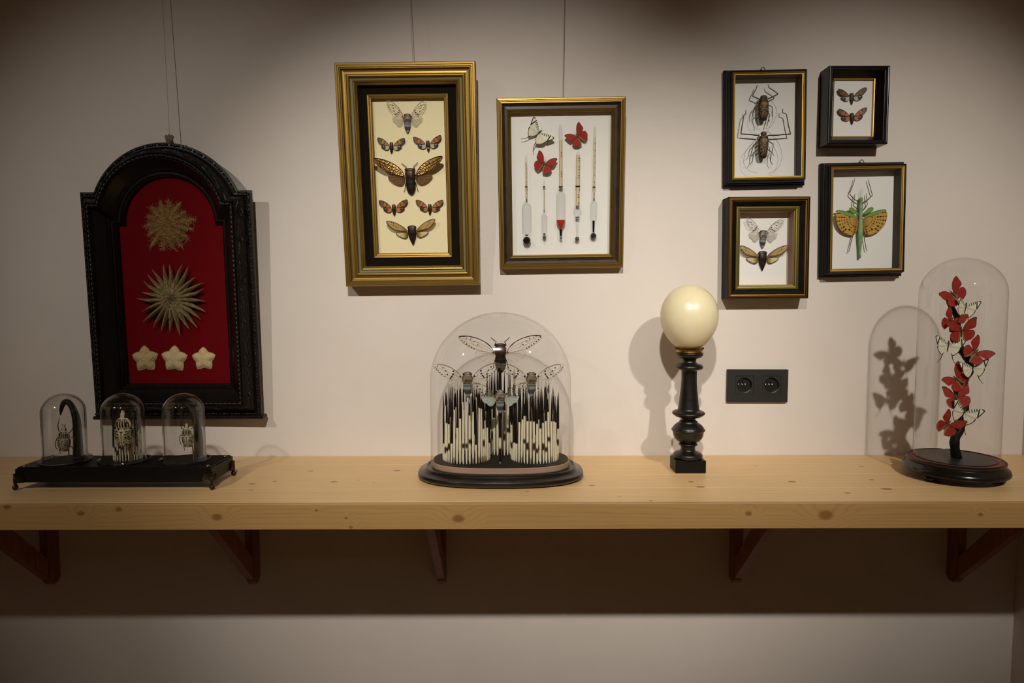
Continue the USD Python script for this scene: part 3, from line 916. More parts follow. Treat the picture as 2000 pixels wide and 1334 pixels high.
# spotted ghost cicada (clear wings, grey body) ------------------------------------------------
def ghost(hind="c9bda0", hind_a=.55, grey=("6b6862", "2e2c2a"), pin_px=6.0, turn=0):
    d = Design(12.125)
    fw = rel([(785, 545), (779, 500), (800, 440), (830, 380), (900, 280), (1000, 190), (1090, 148), (1140, 138), (1168, 165), (1157, 230), (1112, 320), (1060, 400), (985, 468), (900, 515), (820, 548)], 692, 560)
    hw = rel([(780, 560), (900, 530), (1000, 500), (1056, 500), (1042, 560), (1028, 620), (965, 655), (930, 715), (880, 730), (830, 700), (785, 640)], 692, 560)
    sp = rel([(800, 497), (880, 370), (900, 415)], 692, 560)
    sm = rel([(1025, 250), (1000, 318), (995, 388)], 692, 560)
    ed = rel([(1045, 400), (1078, 348), (1098, 305), (1115, 265), (1130, 230), (1140, 195), (1100, 188)], 692, 560)
    vein = lambda pts, w=4, c="6b4a2c": ("l", rel(pts, 692, 560), w, (*hx(c), .85))
    blk = lambda pts, r: ("d", pts, r, (*B["black"], 1))
    d.wing("forewing", fw, (*hx("d8ccb0"), .07), [("b", 7, (*hx("7a6246"), .75)), vein([(785, 540), (790, 470), (840, 380), (910, 285), (1005, 205), (1090, 165)], 6), vein([(790, 530), (880, 450), (1010, 320), (1120, 200)], 3), vein([(800, 540), (930, 455), (1050, 350)], 3), vein([(815, 520), (880, 370)], 3),
                          ("l", rel([(925, 437), (972, 466)], 692, 560), 11, (*B["black"], 1)), blk(sp, 16), blk(sm, 13), blk(ed, 10)], m_clear, z=14, bend=1.0, turn=(turn, 95, 15))
    ray_ = [("l", rel([(790, 580), q], 692, 560), 2.5, (*hx("8f8468"), .8)) for q in ((1030, 540), (1020, 610), (950, 660), (900, 710), (840, 690))]
    d.wing("hindwing", hw, (*hx(hind), hind_a), ray_ + [("b", 4, (*hx("9a8f74"), .7))], m_clear, z=6, turn=(turn * .5, 90, 0))
    st = [(132, 20, 12, 10), (127, 44, 20, 14), (116, 62, 24, 18), (98, 70, 30, 20), (86, 60, 32, 22), (78, 76, 38, 26), (58, 84, 44, 28), (36, 94, 48, 30), (6, 97, 52, 30), (-24, 90, 50, 30), (-56, 74, 46, 30), (-72, 76, 46, 30), (-110, 80, 46, 30), (-160, 77, 44, 28), (-215, 62, 36, 24), (-270, 42, 24, 18), (-310, 18, 12, 10), (-322, 6, 6, 6)]

    def colf(v):
        c = mottled(*grey, .11, 3, .5)(v)
        ab = v[:, 1] < -66
        rings = np.sin(v[:, 1] * 2 * PI / 34) > .1
        c = np.where(ab[:, None], np.where(rings[:, None], np.array(hx("838783")), np.array(hx("3c3d3c"))), c)
        br = (~ab) & (noise(v * .10, 8) > .56)
        return np.where(br[:, None], np.array(hx("7a5e3c")), c)
    d.body("body", st, colf, m_chitin)
    for k in (1, -1):
        d.add("eye", *ball((66 * k, 98, 10), 18), m_leg)
    d.legs("leg", [[(60, 40, -4), (90, 20, -10), (84, -10, -16)], [(64, -10, -4), (92, -40, -12), (90, -70, -18)]], 5, both=True)
    pin(d, -20, pin_px * 12.125)
    return d


# small orange cicada ---------------------------------------------------------------------
def gaeana(fore, hind, eye, tip="1d1410", body=("3a2c22", "241a14"), pin_px=3.0, white_band=False):
    d = Design(12.127)
    C_ = (480, 360)
    fw = rel([(530, 325), (560, 275), (600, 232), (660, 182), (740, 147), (795, 134), (826, 156), (818, 215), (775, 275), (725, 302), (665, 318), (600, 330)], *C_)
    hw = rel([(526, 330), (600, 322), (690, 302), (738, 328), (726, 378), (688, 408), (650, 424), (610, 436), (560, 425), (530, 390)], *C_)
    bk = (*B["black"], 1)

    def fb(p):
        c = np.tile(np.array([*hx(fore)]), (len(p), 1))
        k = np.clip((p[:, 0] - 215) / 70, 0, 1)[:, None]
        return c * (1 - k * .6) + np.array(hx(tip)) * k * .6
    d.wing("forewing", fw, fb, [("b", 12, bk[:3]), ("l", rel([(632, 205), (640, 250), (668, 300)], *C_), 9, bk[:3]), ("l", rel([(688, 178), (712, 190), (722, 212)], *C_), 11, bk[:3]), ("l", rel([(530, 330), (650, 240)], *C_), 3, hx("7a4a12"))], m_col, z=10, bend=.7)

    def hb(p):
        inner = p[:, 0] < 146 + 12 * np.sin(p[:, 1] / 9)
        return np.where(inner[:, None], np.array(hx(hind)), np.array(hx("17110d")))
    d.wing("hindwing", hw, hb, [("d", rel([(672, 338)], *C_), 14, hx(eye)), ("b", 5, bk[:3])], m_col, z=4)
    st = [(116, 22, 16, 12), (108, 40, 22, 14), (84, 42, 28, 18), (60, 46, 34, 22), (10, 50, 36, 24), (-30, 46, 32, 22), (-80, 36, 26, 18), (-125, 20, 16, 12), (-154, 5, 5, 5)]
    base = mottled(*body, .06, 4)
    d.body("body", st, (lambda v: np.where(((v[:, 1] < -52) & (v[:, 1] > -66))[:, None], np.array(hx("c9c2b4")), base(v))) if white_band else base, m_chitin)
    pin(d, 20, pin_px * 12.127)
    return d


# large cicada ------------------------------------------------------------------------------
def big_cicada(gold, pin_px):
    d = Design(12.5)
    C_ = (1030, 700)
    L = lambda pts: rel(pts, 1030, 700)
    fw = L([(1150, 690), (1185, 590), (1230, 510), (1320, 420), (1480, 320), (1650, 257), (1780, 234), (1850, 238), (1872, 262), (1850, 325), (1760, 425), (1640, 525), (1500, 592), (1350, 640), (1170, 690)])
    hw = L([(1150, 690), (1300, 660), (1450, 645), (1540, 645), (1578, 675), (1562, 725), (1485, 805), (1385, 862), (1295, 886), (1225, 872), (1165, 790)])
    br = hx("2a170c")
    vn = lambda pts, w: ("l", L(pts), w, (*br, 1))
    veins = [vn([(1150, 680), (1200, 560), (1330, 420), (1480, 328), (1660, 262), (1850, 245)], 12), vn([(1160, 670), (1300, 530), (1480, 420), (1830, 275)], 7), vn([(1160, 680), (1350, 560), (1560, 460), (1800, 345)], 6), vn([(1165, 690), (1380, 620), (1560, 530), (1720, 430)], 6),
             vn([(1450, 440), (1540, 380)], 6), vn([(1400, 590), (1480, 430)], 5), vn([(1560, 465), (1640, 360)], 6), vn([(1600, 520), (1660, 420)], 5), vn([(1700, 440), (1740, 310)], 6), vn([(1480, 560), (1540, 470)], 5)]
    rays = [vn([(1160, 700), q], 5) for q in ((1560, 680), (1500, 780), (1390, 850), (1290, 880), (1210, 840))]
    if gold:
        d.wing("forewing", fw, (*hx("d8a860"), 1), veins + [("b", 13, (*br, 1))], m_goldwing, z=26, bend=.9, ripple=.8, step=4.6)
        d.wing("hindwing", hw, (*hx("775324"), .95), rays + [("b", 9, (*hx("5a3616"), 1))], m_clear, z=14)
    else:
        spots = ("d", L([(1835, 275), (1800, 330), (1760, 375), (1715, 425), (1668, 465), (1620, 505), (1575, 540)]), 14, (*B["black"], 1))
        sp2 = ("d", L([(1700, 300), (1620, 330), (1560, 390), (1490, 470), (1750, 262)]), 13, (*B["black"], 1))
        thin = [("l", a[1], a[2] * .55, (*hx("6a5034"), .8)) for a in veins[1:]]
        d.wing("forewing", fw, (*hx("d8c8a4"), .08), [("b", 10, (*hx("7a5c38"), .8)), veins[0], *thin, spots, sp2, ("d", L([(1160, 665), (1180, 690)]), 34, (*hx("5a2e16"), 1))], m_clear, z=26, bend=.9, turn=(-5, 120, 20))
        d.wing("hindwing", hw, (*hx("d8c8a4"), .12), [("l", a[1], a[2] * .5, (*hx("6a5034"), .8)) for a in rays] + [("b", 6, (*hx("8a7450"), .7))], m_clear, z=14)
    st = [(222, 36, 24, 20), (214, 84, 38, 28), (196, 108, 50, 34), (176, 112, 54, 36), (160, 100, 54, 36), (148, 112, 62, 40), (110, 124, 72, 44), (60, 126, 78, 46), (0, 124, 78, 46), (-44, 106, 70, 42), (-70, 112, 68, 42), (-130, 118, 68, 42), (-200, 118, 64, 42), (-270, 110, 58, 38), (-340, 86, 46, 30), (-395, 46, 28, 22), (-416, 12, 12, 10)]

    def colf(v):
        k = np.clip((v[:, 1] + 60) / 60, 0, 1)[:, None]
        th = np.where((noise(v * .03, 2) > .52)[:, None], np.array(hx("442712")), np.array(hx("24150b")))
        ab = np.where(((np.sin(v[:, 1] * 2 * PI / 58) > .75))[:, None], np.array(hx("2c2118")), np.array(hx("14100c")))
        return th * k + ab * (1 - k)
    d.body("body", st, colf, m_chitin)
    for k in (1, -1):
        d.add("eye", *ball((106 * k, 186, 12), 24), m_leg)
    d.legs("foreleg", [[(90, 150, 0), (112, 205, -6), (88, 258, -8), (140, 290, -8), (200, 352, -8)]], 12, both=True)
    d.legs("hind_leg", [[(118, -120, -10), (140, -200, -16), (158, -312, -18), (190, -345, -20)]], 9, both=True)
    pin(d, 40, pin_px * 12.5)
    return d


# yellow-green cicada -------------------------------------------------------------------------
def green_cicada(pin_px=3.0):
    d = Design(12.127)
    L = lambda pts: rel(pts, 912, 880)
    fw = L([(1000, 885), (1030, 835), (1080, 785), (1150, 730), (1260, 662), (1380, 618), (1455, 605), (1496, 622), (1478, 690), (1405, 785), (1325, 842), (1240, 868), (1120, 884)])
    hw = L([(1000, 890), (1100, 884), (1200, 874), (1270, 880), (1302, 908), (1284, 950), (1212, 1002), (1150, 1026), (1100, 1042), (1050, 1032), (1012, 985)])

    def wb(p):
        q = np.clip((p[:, 0] - 60) / 330, 0, 1)[:, None]
        a, b, c = np.array([*hx("262010"), 1.0]), np.array([*hx("a48a16"), .96]), np.array([*hx("c2a860"), .86])
        k1, k2 = np.clip(q / .22, 0, 1), np.clip((q - .25) / .35, 0, 1)
        return (a * (1 - k1) + b * k1) * (1 - k2) + c * k2
    vn = lambda pts: ("l", L(pts), 3, (*hx("5a3c18"), .9))
    d.wing("forewing", fw, wb, [("b", 36, (*hx("7e4e22"), .8)), ("b", 13, (*hx("4a2a12"), .95)), vn([(1000, 880), (1180, 790), (1330, 720), (1460, 650)]), vn([(1010, 880), (1200, 850), (1300, 760), (1400, 690)]), vn([(1240, 770), (1300, 700)]), vn([(1330, 680), (1330, 740)]), vn([(1220, 850), (1260, 790)]),
                        ("d", L([(1330, 680), (1370, 650)]), 12, (*B["dark"], 1))], m_clear, z=14, bend=.8)

    def hb(p):
        q = np.clip((p[:, 0] - 70) / 260, 0, 1)[:, None]
        a, b, c = np.array([*hx("262010"), 1.0]), np.array([*hx("98841e"), .95]), np.array([*hx("e0d2ac"), .85])
        k1, k2 = np.clip(q / .3, 0, 1), np.clip((q - .3) / .3, 0, 1)
        return (a * (1 - k1) + b * k1) * (1 - k2) + c * k2
    d.wing("hindwing", hw, hb, [("b", 15, (*hx("4a2412"), .95)), *[vn([(1010, 900), q]) for q in ((1250, 905), (1200, 990), (1110, 1030))]], m_clear, z=6)
    st = [(140, 26, 14, 12), (134, 62, 22, 18), (122, 88, 30, 22), (112, 96, 32, 24), (94, 98, 38, 28), (82, 88, 44, 30), (70, 94, 50, 32), (30, 98, 56, 34), (-30, 98, 58, 34), (-64, 88, 54, 34), (-80, 92, 50, 32), (-120, 88, 46, 30), (-170, 74, 40, 26), (-230, 48, 30, 20), (-300, 18, 14, 10), (-326, 5, 5, 5)]
    d.body("body", st, mottled("17110c", "2c1d10", .03, 6, .6), m_chitin)
    for k in (1, -1):
        d.add("eye", *ball((88 * k, 96, 10), 18), m_leg)
    pin(d, 0, pin_px * 12.127)
    return d


# white swallowtail -----------------------------------------------------------------------------
def swallowtail():
    d = Design(9.529)
    K = (*B["black"],)
    fw = [(14, 25), (83, 87), (160, 124), (226, 146), (264, 146), (276, 134), (268, 106), (238, 38), (208, -20), (110, -26), (20, -4)]
    hw = [(14, 12), (100, -4), (206, -22), (202, -60), (186, -88), (152, -136), (98, -178), (72, -160), (32, -86), (10, -44)]
    bar = lambda a, b, w=8: ("l", [a, b], w, K)
    d.wing("forewing", fw, hx("e6e0c6"), [("l", [(226, 150), (280, 136), (262, 92), (236, 36), (206, -20)], 15, K), bar((187, 138), (213, 0), 10), bar((150, 122), (165, 88)), bar((118, 108), (140, 66), 7), bar((84, 88), (104, 50), 7), bar((52, 62), (70, 30), 6), bar((30, 44), (40, 18), 5),
                        ("l", [(20, 0), (120, 50), (200, 40)], 1.6, hx("a9a080")), ("l", [(40, -10), (190, -6)], 1.6, hx("a9a080"))], m_wing, z=5, dih=.16)
    d.wing("hindwing", hw, hx("e2dcc0"), [("l", [(206, -28), (192, -84), (152, -138), (100, -178)], 14, K), ("l", [(84, -168), (66, -148)], 13, K), ("d", [(74, -140)], 10, hx("b0603a")), ("l", [(20, 0), (120, -120)], 1.6, hx("9a9070")), ("l", [(30, 0), (70, -140)], 1.6, hx("9a9070")), ("l", [(26, 4), (180, -70)], 1.6, hx("a9a080"))], m_wing, z=0, dih=.14)
    for k in (1, -1):
        t = curve([(84 * k, -166, 10), (96 * k, -205, 12), (118 * k, -250, 14), (160 * k, -306, 16)], 5)
        d.add("tail", *tube(t, np.linspace(7.5, 4.2, len(t)), 6), m_leg)
    st = [(78, 8, 7, 7), (70, 13, 11, 10), (56, 11, 10, 9), (40, 17, 15, 12), (10, 18, 16, 12), (-20, 12, 12, 10), (-70, 9, 10, 8), (-112, 4, 4, 4)]
    d.body("body", st, mottled("17130f", "5a5238", .12, 2, .66), m_col, n=12, fine_=30)
    d.legs("antenna", [[(5, 76, 4), (20, 100, 6), (46, 136, 8)]], 1.5, both=True)
    return d


# red butterfly ---------------------------------------------------------------------------------
def red_butterfly():
    d = Design(9.529)
    fw = [(14, 26), (49, 106), (93, 153), (128, 176), (158, 188), (184, 186), (192, 168), (184, 146), (187, 128), (182, 108), (186, 88), (178, 66), (176, 44), (154, 26), (92, 8), (18, -6)]
    hw = [(14, 6), (60, 6), (140, 2), (160, -10), (164, -24), (174, -36), (170, -54), (172, -74), (162, -84), (160, -104), (146, -110), (140, -128), (124, -130), (114, -148), (98, -144), (84, -158), (68, -154), (54, -170), (22, -130), (8, -70)]

    def rb(p):
        n_ = fbm(np.c_[p / 26, np.zeros(len(p))], 3, 4)[:, None]
        k = np.clip(1 - np.hypot(p[:, 0], p[:, 1] * .7) / 60, 0, 1)[:, None]
        c = np.array(hx("8a160c")) * (1 - n_) + np.array(hx("ac3012")) * n_
        return c * (1 - k * .8) + np.array(hx("5a4422")) * k * .8
    ln = lambda *pts: ("l", pts, 1.6, hx("7a120c"))
    d.wing("forewing", fw, rb, [("b", 4, hx("3a0a08")), ("l", [(20, 40), (49, 108), (93, 156), (130, 180), (160, 190), (186, 180), (192, 158)], 8, B["black"]), ln((16, 20), (110, 100), (180, 150)), ln((16, 14), (120, 60), (186, 90))], m_wing, z=5, dih=.22)
    d.wing("hindwing", hw, rb, [("b", 5, hx("3a0a08")), ln((14, 0), (110, -60), (160, -90)), ln((12, -4), (90, -90), (110, -140)), ("l", [(14, -10), (24, -90), (44, -150)], 12, hx("8a6a3a")), ("d", [(150, -70), (128, -104)], 4, hx("d8694a"))], m_wing, z=0, dih=.17)
    st = [(58, 6, 6, 6), (50, 11, 9, 9), (38, 9, 8, 8), (22, 17, 15, 12), (-4, 18, 16, 12), (-24, 11, 11, 9), (-70, 8, 9, 8), (-104, 4, 4, 4)]
    d.body("body", st, mottled("2c2010", "5a4624", .1, 3), m_col, n=12, fine_=30)
    d.legs("antenna", [[(4, 58, 4), (16, 84, 7), (30, 128, 10)]], 1.3, both=True)
    return d


# harlequin longhorn beetle -----------------------------------------------------------------------
def harlequin(kind):
    d = Design(7.02)
    if kind == "low":
        cx, cy = 428, 900
        body = rel([(0, 0)], 0, 0)
        st = [(176, 22, 16, 14), (172, 34, 26, 18), (140, 38, 30, 20), (122, 40, 32, 22), (112, 58, 38, 24), (86, 62, 40, 26), (80, 66, 44, 28), (40, 68, 50, 30), (-40, 64, 50, 30), (-110, 56, 44, 28), (-160, 44, 34, 22), (-178, 30, 20, 16), (-184, 10, 8, 8)]
        legs = [[(58, 130), (190, 134), (374, 150), (368, 160), (340, 260), (308, 410), (280, 428), (252, 432), (254, 464), (256, 486)]]
        left = [[(-58, 130), (-190, 142), (-306, 152), (-310, 160), (-294, 280), (-276, 400), (-254, 418), (-246, 424), (-250, 446), (-248, 472)]]
        small = [[(60, 58), (100, 38), (140, 16), (136, -40), (124, -92), (150, -140)], [(58, -50), (90, -72), (114, -92), (110, -150), (106, -210), (118, -234), (138, -262)],
                 [(-62, 48), (-110, 20), (-136, -4), (-150, -64), (-164, -122), (-190, -150)], [(-60, -52), (-100, -80), (-132, -104), (-134, -160), (-140, -214), (-154, -234), (-170, -262)]]
        ant = [[(30, 164), (66, 176), (92, 150), (170, 74), (236, -40), (258, -140), (244, -220), (214, -300), (150, -356), (64, -398)], [(-30, 164), (-44, 150), (-100, 80), (-190, -20), (-250, -110), (-264, -200), (-254, -270), (-210, -330), (-150, -362), (-74, -380)]]
    else:
        cx, cy = 432, 400
        st = [(174, 20, 16, 14), (166, 40, 26, 18), (130, 50, 32, 20), (112, 54, 36, 24), (100, 60, 40, 26), (70, 66, 46, 28), (0, 66, 50, 30), (-60, 64, 48, 30), (-110, 56, 42, 26), (-150, 40, 30, 20), (-166, 14, 10, 10)]
        legs = [[(60, 128), (120, 154), (192, 188), (198, 194), (140, 240), (72, 282), (68, 300), (60, 322)]]
        left = [[(-50, 124), (-100, 148), (-146, 168), (-150, 172), (-128, 220), (-100, 270), (-92, 300), (-84, 318)]]
        small = [[(58, 52), (96, 36), (124, 20), (126, -40), (122, -80), (134, -124)], [(56, -50), (76, -66), (92, -86), (74, -150), (62, -196), (50, -238)],
                 [(-60, 54), (-100, 26), (-128, -4), (-138, -50), (-142, -90), (-134, -124)], [(-60, -64), (-84, -74), (-104, -90), (-92, -150), (-76, -200), (-72, -240)]]
        ant = [[(24, 166), (64, 138), (110, 90), (156, 30), (182, -40), (176, -90), (150, -150), (124, -220), (80, -260), (0, -270)], [(-24, 160), (-70, 90), (-120, 20), (-152, -60), (-164, -130), (-156, -190), (-120, -250), (-80, -276), (-44, -280)]]
    top = 88 if kind == "low" else 84
    bot = st[-1][0]
    q = lambda pts: [(x, top + y * (top - bot) / 270.0) for x, y in pts]
    lines = []
    for pts in ([(0, -10), (0, -30), (12, -60), (10, -80)], [(16, -4), (16, -36)], [(34, -4), (40, -40)], [(50, -10), (46, -34)], [(20, -80), (20, -108), (46, -104)], [(46, -104), (52, -80), (40, -56)], [(0, -110), (24, -112), (60, -124)], [(12, -150), (18, -170), (8, -196)], [(8, -140), (14, -152)], [(30, -136), (26, -156), (34, -176), (30, -200), (16, -214)], [(58, -150), (44, -170), (56, -196)], [(40, -214), (24, -232)], [(52, -60), (60, -84)], [(28, -64), (32, -78), (24, -92)], [(8, -20), (18, -50), (8, -74)], [(26, -20), (28, -50)], [(56, -120), (44, -134)], [(36, -116), (30, -128)], [(54, -36), (62, -56)]):
        for k in (1, -1):
            lines.append(q([(x * k, y) for x, y in pts]))

    def colf(v):
        dk = np.where((noise(v * .08, 3) > .55)[:, None], np.array(hx("241a10")), np.array(hx("150f0a")))
        p = v[:, :2]
        dm = np.min([np.min([dseg(p, a, b) for a, b in zip(l[:-1], l[1:])], 0) for l in lines], 0)
        k = np.clip((3.9 - dm) / 2.2, 0, 1)[:, None] * (v[:, 2] > -4)[:, None]
        pro = (v[:, 1] > top + 6) & (noise(v * .14, 6) > .58)
        k = np.maximum(k, pro[:, None] * .55)
        return dk * (1 - k) + np.array(hx("a07838")) * k
    v, f = loft(refine(st, 110), 48)
    d.add("body", v, f, m_col, lin(colf(v)))
    d.legs("foreleg", legs + left, 8.6, z=-8)
    d.legs("leg", small, 7.2, z=-12)
    d.legs("antenna", [curve(np.array(a, float), 4) for a in ant], 2.4, z=2)
    pin(d, 40, 15.0 * 7.02, 1.6)
    return d


# winged stick insect -------------------------------------------------------------------------------
def stick_insect():
    d = Design(6.67)
    L = lambda pts: rel(pts, 470, 700)
    hw = L([(500, 640), (560, 635), (640, 608), (720, 575), (804, 560), (802, 640), (785, 720), (735, 795), (670, 840), (600, 862), (550, 862), (520, 820), (500, 740)])
    r_ = np.random.default_rng(4)
    rays = [("l", [(30, 60), (30 + 360 * math.cos(a), 60 + 360 * math.sin(a))], 1.2, hx("96661c")) for a in np.radians([-82, -70, -58, -47, -36, -26, -16, -6, 4, 12])]
    dots = []
    for a in np.radians(np.arange(-74, 16, 11)):
        for rr in np.arange(120, 330, 34):
            x, y = 30 + rr * math.cos(a), 60 + rr * math.sin(a)
            w = r_.uniform(5, 10.5) * (1.2 if rr > 170 else .8)
            if r_.random() < .88:
                u = V3(math.cos(a), math.sin(a)) * w * .42
                dots.append(("l", [(x - u[0], y - u[1]), (x + u[0], y + u[1])], w * .85, B["black"]))

    def hb(p):
        k = np.clip((p[:, 0] - 20) / 90, 0, 1)[:, None]
        return np.array(hx("7a5620")) * (1 - k) + np.array(hx("c2973a")) * k
    d.wing("hindwing", hw, hb, rays + dots + [("b", 4, hx("a8742a"))], m_wing, z=4, step=3.0, bend=.3)
    d.wing("forewing", L([(500, 632), (530, 615), (600, 570), (680, 545), (760, 532), (800, 540), (800, 562), (720, 590), (620, 622), (540, 634)]), hx("6b9240"), [("b", 5, hx("42662a")), ("l", L([(510, 625), (780, 548)]), 3, hx("86a850"))], m_wing, z=12)
    d.wing("wing_pad", L([(500, 598), (512, 575), (545, 530), (585, 502), (622, 506), (632, 530), (612, 560), (565, 585), (520, 600)]), hx("6b9238"), [("b", 5, hx("3f6422")), ("l", L([(510, 590), (610, 525)]), 2.5, hx("86a850"))], m_wing, z=16)
    st = [(325, 8, 6, 6), (318, 22, 16, 12), (290, 24, 20, 14), (270, 18, 16, 12), (262, 24, 20, 14), (225, 26, 22, 16), (215, 29, 24, 16), (130, 27, 24, 16), (96, 26, 22, 16), (60, 25, 22, 16), (0, 27, 24, 16), (-100, 33, 28, 18), (-160, 33, 28, 18), (-250, 26, 22, 16), (-340, 18, 16, 12), (-420, 15, 12, 10), (-450, 14, 10, 8), (-462, 4, 4, 4)]

    def colf(v):
        g = mottled("6f9468", "87a678", .03, 2)(v)
        g = np.where((v[:, 1] > 215)[:, None], np.array(hx("6f8a4a")), g)
        g = np.where(((v[:, 1] < 112) & (v[:, 1] > 50))[:, None], np.array(hx("9a8f7a")), g)
        seg = np.min([np.abs(v[:, 1] - y) for y in (-20, -75, -130, -190, -250, -310, -365, -410)], 0) < 4
        g = np.where(seg[:, None], np.array(hx("8a9a5a")), g)
        k = (np.clip((-400 - v[:, 1]) / 50, 0, 1) * .6)[:, None]
        return g * (1 - k) + np.array(hx("6a5a3a")) * k
    d.body("body", st, colf, m_col, n=16, fine_=70)
    brown = M("stick_insect_leg", hx("5a4a30"), .5)
    legs = [[(26, 262), (80, 285), (150, 350), (142, 380), (106, 500), (98, 530), (92, 556)], [(-26, 268), (-80, 300), (-146, 368), (-140, 395), (-100, 500), (-90, 540), (-82, 570)],
            [(24, 150), (60, 190), (88, 235), (76, 310), (72, 340), (72, 372)], [(-26, 160), (-70, 200), (-96, 215), (-88, 300), (-82, 340), (-74, 372)],
            [(28, -90), (46, -140), (62, -240), (80, -330), (84, -352), (98, -362)], [(-28, -80), (-84, -130), (-110, -220), (-134, -330), (-138, -356), (-150, -376)]]
    d.legs("leg", legs, 6.4, z=-2, mat=brown)
    d.legs("antenna", [curve(np.array(a, float), 4) for a in ([(10, 322), (14, 380), (22, 450)], [(-8, 322), (-6, 380), (4, 455)])], 1.4, z=4)
    pin(d, 70, 7.5 * 6.67, 1.6)
    return d


# goliath beetle ------------------------------------------------------------------------------------
def goliath(legs):
    d = Design(8.086)
    cream, bk = np.array(hx("c4b78e")), np.array(hx("120e0a"))
    st = [(55, 60, 30, 24), (44, 128, 50, 36), (10, 142, 66, 44), (-60, 142, 76, 46), (-140, 128, 72, 44), (-200, 106, 58, 36), (-236, 74, 36, 26), (-246, 24, 12, 12)]

    def el(v):
        p = v[:, :2]
        ax, y = np.abs(p[:, 0]), p[:, 1]
        n1 = noise(np.c_[ax / 13, y / 15, ax * 0], 5)
        n2 = noise(np.c_[ax / 11, y / 13, ax * 0 + 4], 9)
        ret = (np.abs(np.sin(y / 7.5 + 3 * n1)) < .70) | (np.abs(np.sin(ax / 12 + 2 * n2)) < .30)
        c = np.where(ret[:, None], bk, cream)
        c = np.where(((ax > 9 + (y + 246) * .02) & (ax < 24 + np.maximum(0, y + 60) * .5) & (y < 30))[:, None], cream * .98, c)
        c = np.where((ax < 6)[:, None] & (y < 10)[:, None], bk, c)
        c = np.where((np.abs(ax - (y + 20) * .9 - 8) < 6)[:, None] & (y > -20)[:, None], bk, c)
        c = np.where((np.abs(ax) > 132)[:, None] & (y > -120)[:, None] & (n1 > .5)[:, None], bk, c)
        return np.where((v[:, 2] < -2)[:, None], bk, c)
    v, f = loft(refine(st, 90), 56)
    d.add("wing_case", v, f, m_chitin, lin(el(v)))
    sp = [(212, 40, 26, 20), (204, 70, 40, 26), (170, 104, 58, 34), (120, 124, 66, 40), (74, 122, 60, 38), (52, 100, 46, 34), (46, 40, 26, 24)]

    def pr(v):
        ax, y = np.abs(v[:, 0]), v[:, 1]
        u = ax / (30 + 90 * np.clip(1 - ((y - 100) / 120) ** 2, .2, 1))
        st_ = (((u > .07) & (u < .33)) | ((u > .41) & (u < .68)) | ((u > .75) & (u < .93))) & (y > 70) & (y < 196)
        c = np.where(st_[:, None], bk, cream)
        return np.where((v[:, 2] < -2)[:, None], bk, c)
    v, f = loft(refine(sp, 60), 56)
    d.add("neck_shield", v, f, m_chitin, lin(pr(v)))
    hd = [(330, 16, 10, 8), (320, 30, 16, 12), (296, 26, 20, 14), (270, 40, 24, 16), (240, 44, 28, 20), (206, 48, 30, 22)]
    d.body("head", hd, lambda v: np.where((np.abs(v[:, 0]) > 34)[:, None], bk, cream * .95), m_chitin)
    for k in (1, -1):
        d.add("eye", *ball((46 * k, 246, 6), 14), m_leg)
        d.add("horn", *tube(curve([(14 * k, 322, 8), (30 * k, 350, 12), (48 * k, 358, 14)], 4), np.linspace(8, 4, 9), 6), m_leg)
    d.legs("leg", legs, 11, z=-22)
    return d


# ------------------------------------------------------------------ specimens in the large gilt frame
PB = .006
d_ghost = ghost(pin_px=3.4)
mm = lambda fr, mmm: PB + mmm / 1000
CIC = "cicada"
d_ghost.on(g1, "ghost_cicada", "grey spotted clear-winged cicada at the top of the large gilt frame", CIC, 795.5, 233, mm(g1, 4.0), -1)
gl, gd = gaeana("a8701c", "b0a488", "c9c0a4"), gaeana("a85a22", "b0a488", "c9c0a4", tip="3a2e24", white_band=True)
gl.on(g1, "orange_cicada", "amber-winged cicada on the upper left of the large gilt frame", CIC, 764.5, 287.5, mm(g1, 3.6), -2, .96)
gd.on(g1, "orange_cicada", "rust-winged cicada with a white belt, upper right of the large gilt frame", CIC, 836, 284.5, mm(g1, 3.6), 3, .98)
big_cicada(True, 4.5).on(g1, "giant_cicada", "giant bronze-winged brown cicada across the middle of the large gilt frame", CIC, 801.5, 346.5, mm(g1, 5.4), 1.2)
go, gp = gaeana("a05e18", "bf6418", "c8601c", tip="2a1a10"), gaeana("b4681a", "a8661c", "2a2218", tip="3c2f26")
go.on(g1, "orange_cicada", "orange-spotted cicada on the lower left of the large gilt frame", CIC, 769.5, 409, mm(g1, 3.6), 1)
gp.on(g1, "orange_cicada", "paler orange cicada on the lower right of the large gilt frame", CIC, 839.5, 408, mm(g1, 3.6), -1, .95)
d_green = green_cicada(3.2)
d_green.on(g1, "green_cicada", "yellow-winged black cicada at the bottom of the large gilt frame", CIC, 805, 452, mm(g1, 3.8), 2)

# ------------------------------------------------------------------ butterflies and hydrometers in the smaller gilt frame
PB = .003
sw, rb_ = swallowtail(), red_butterfly()
BF = "butterfly"
sw.on(g2, "swallowtail_butterfly", "cream swallowtail butterfly with black stripes in the smaller gilt frame", BF, 1052, 260.5, .0125, -46)
rb_.on(g2, "red_butterfly", "red butterfly at the upper right of the smaller gilt frame, between two tubes", BF, 1128.5, 266.5, .0125, 42, .97)
rb_.on(g2, "red_butterfly", "red butterfly below the swallowtail in the smaller gilt frame", BF, 1062.5, 320.5, .0125, -25)


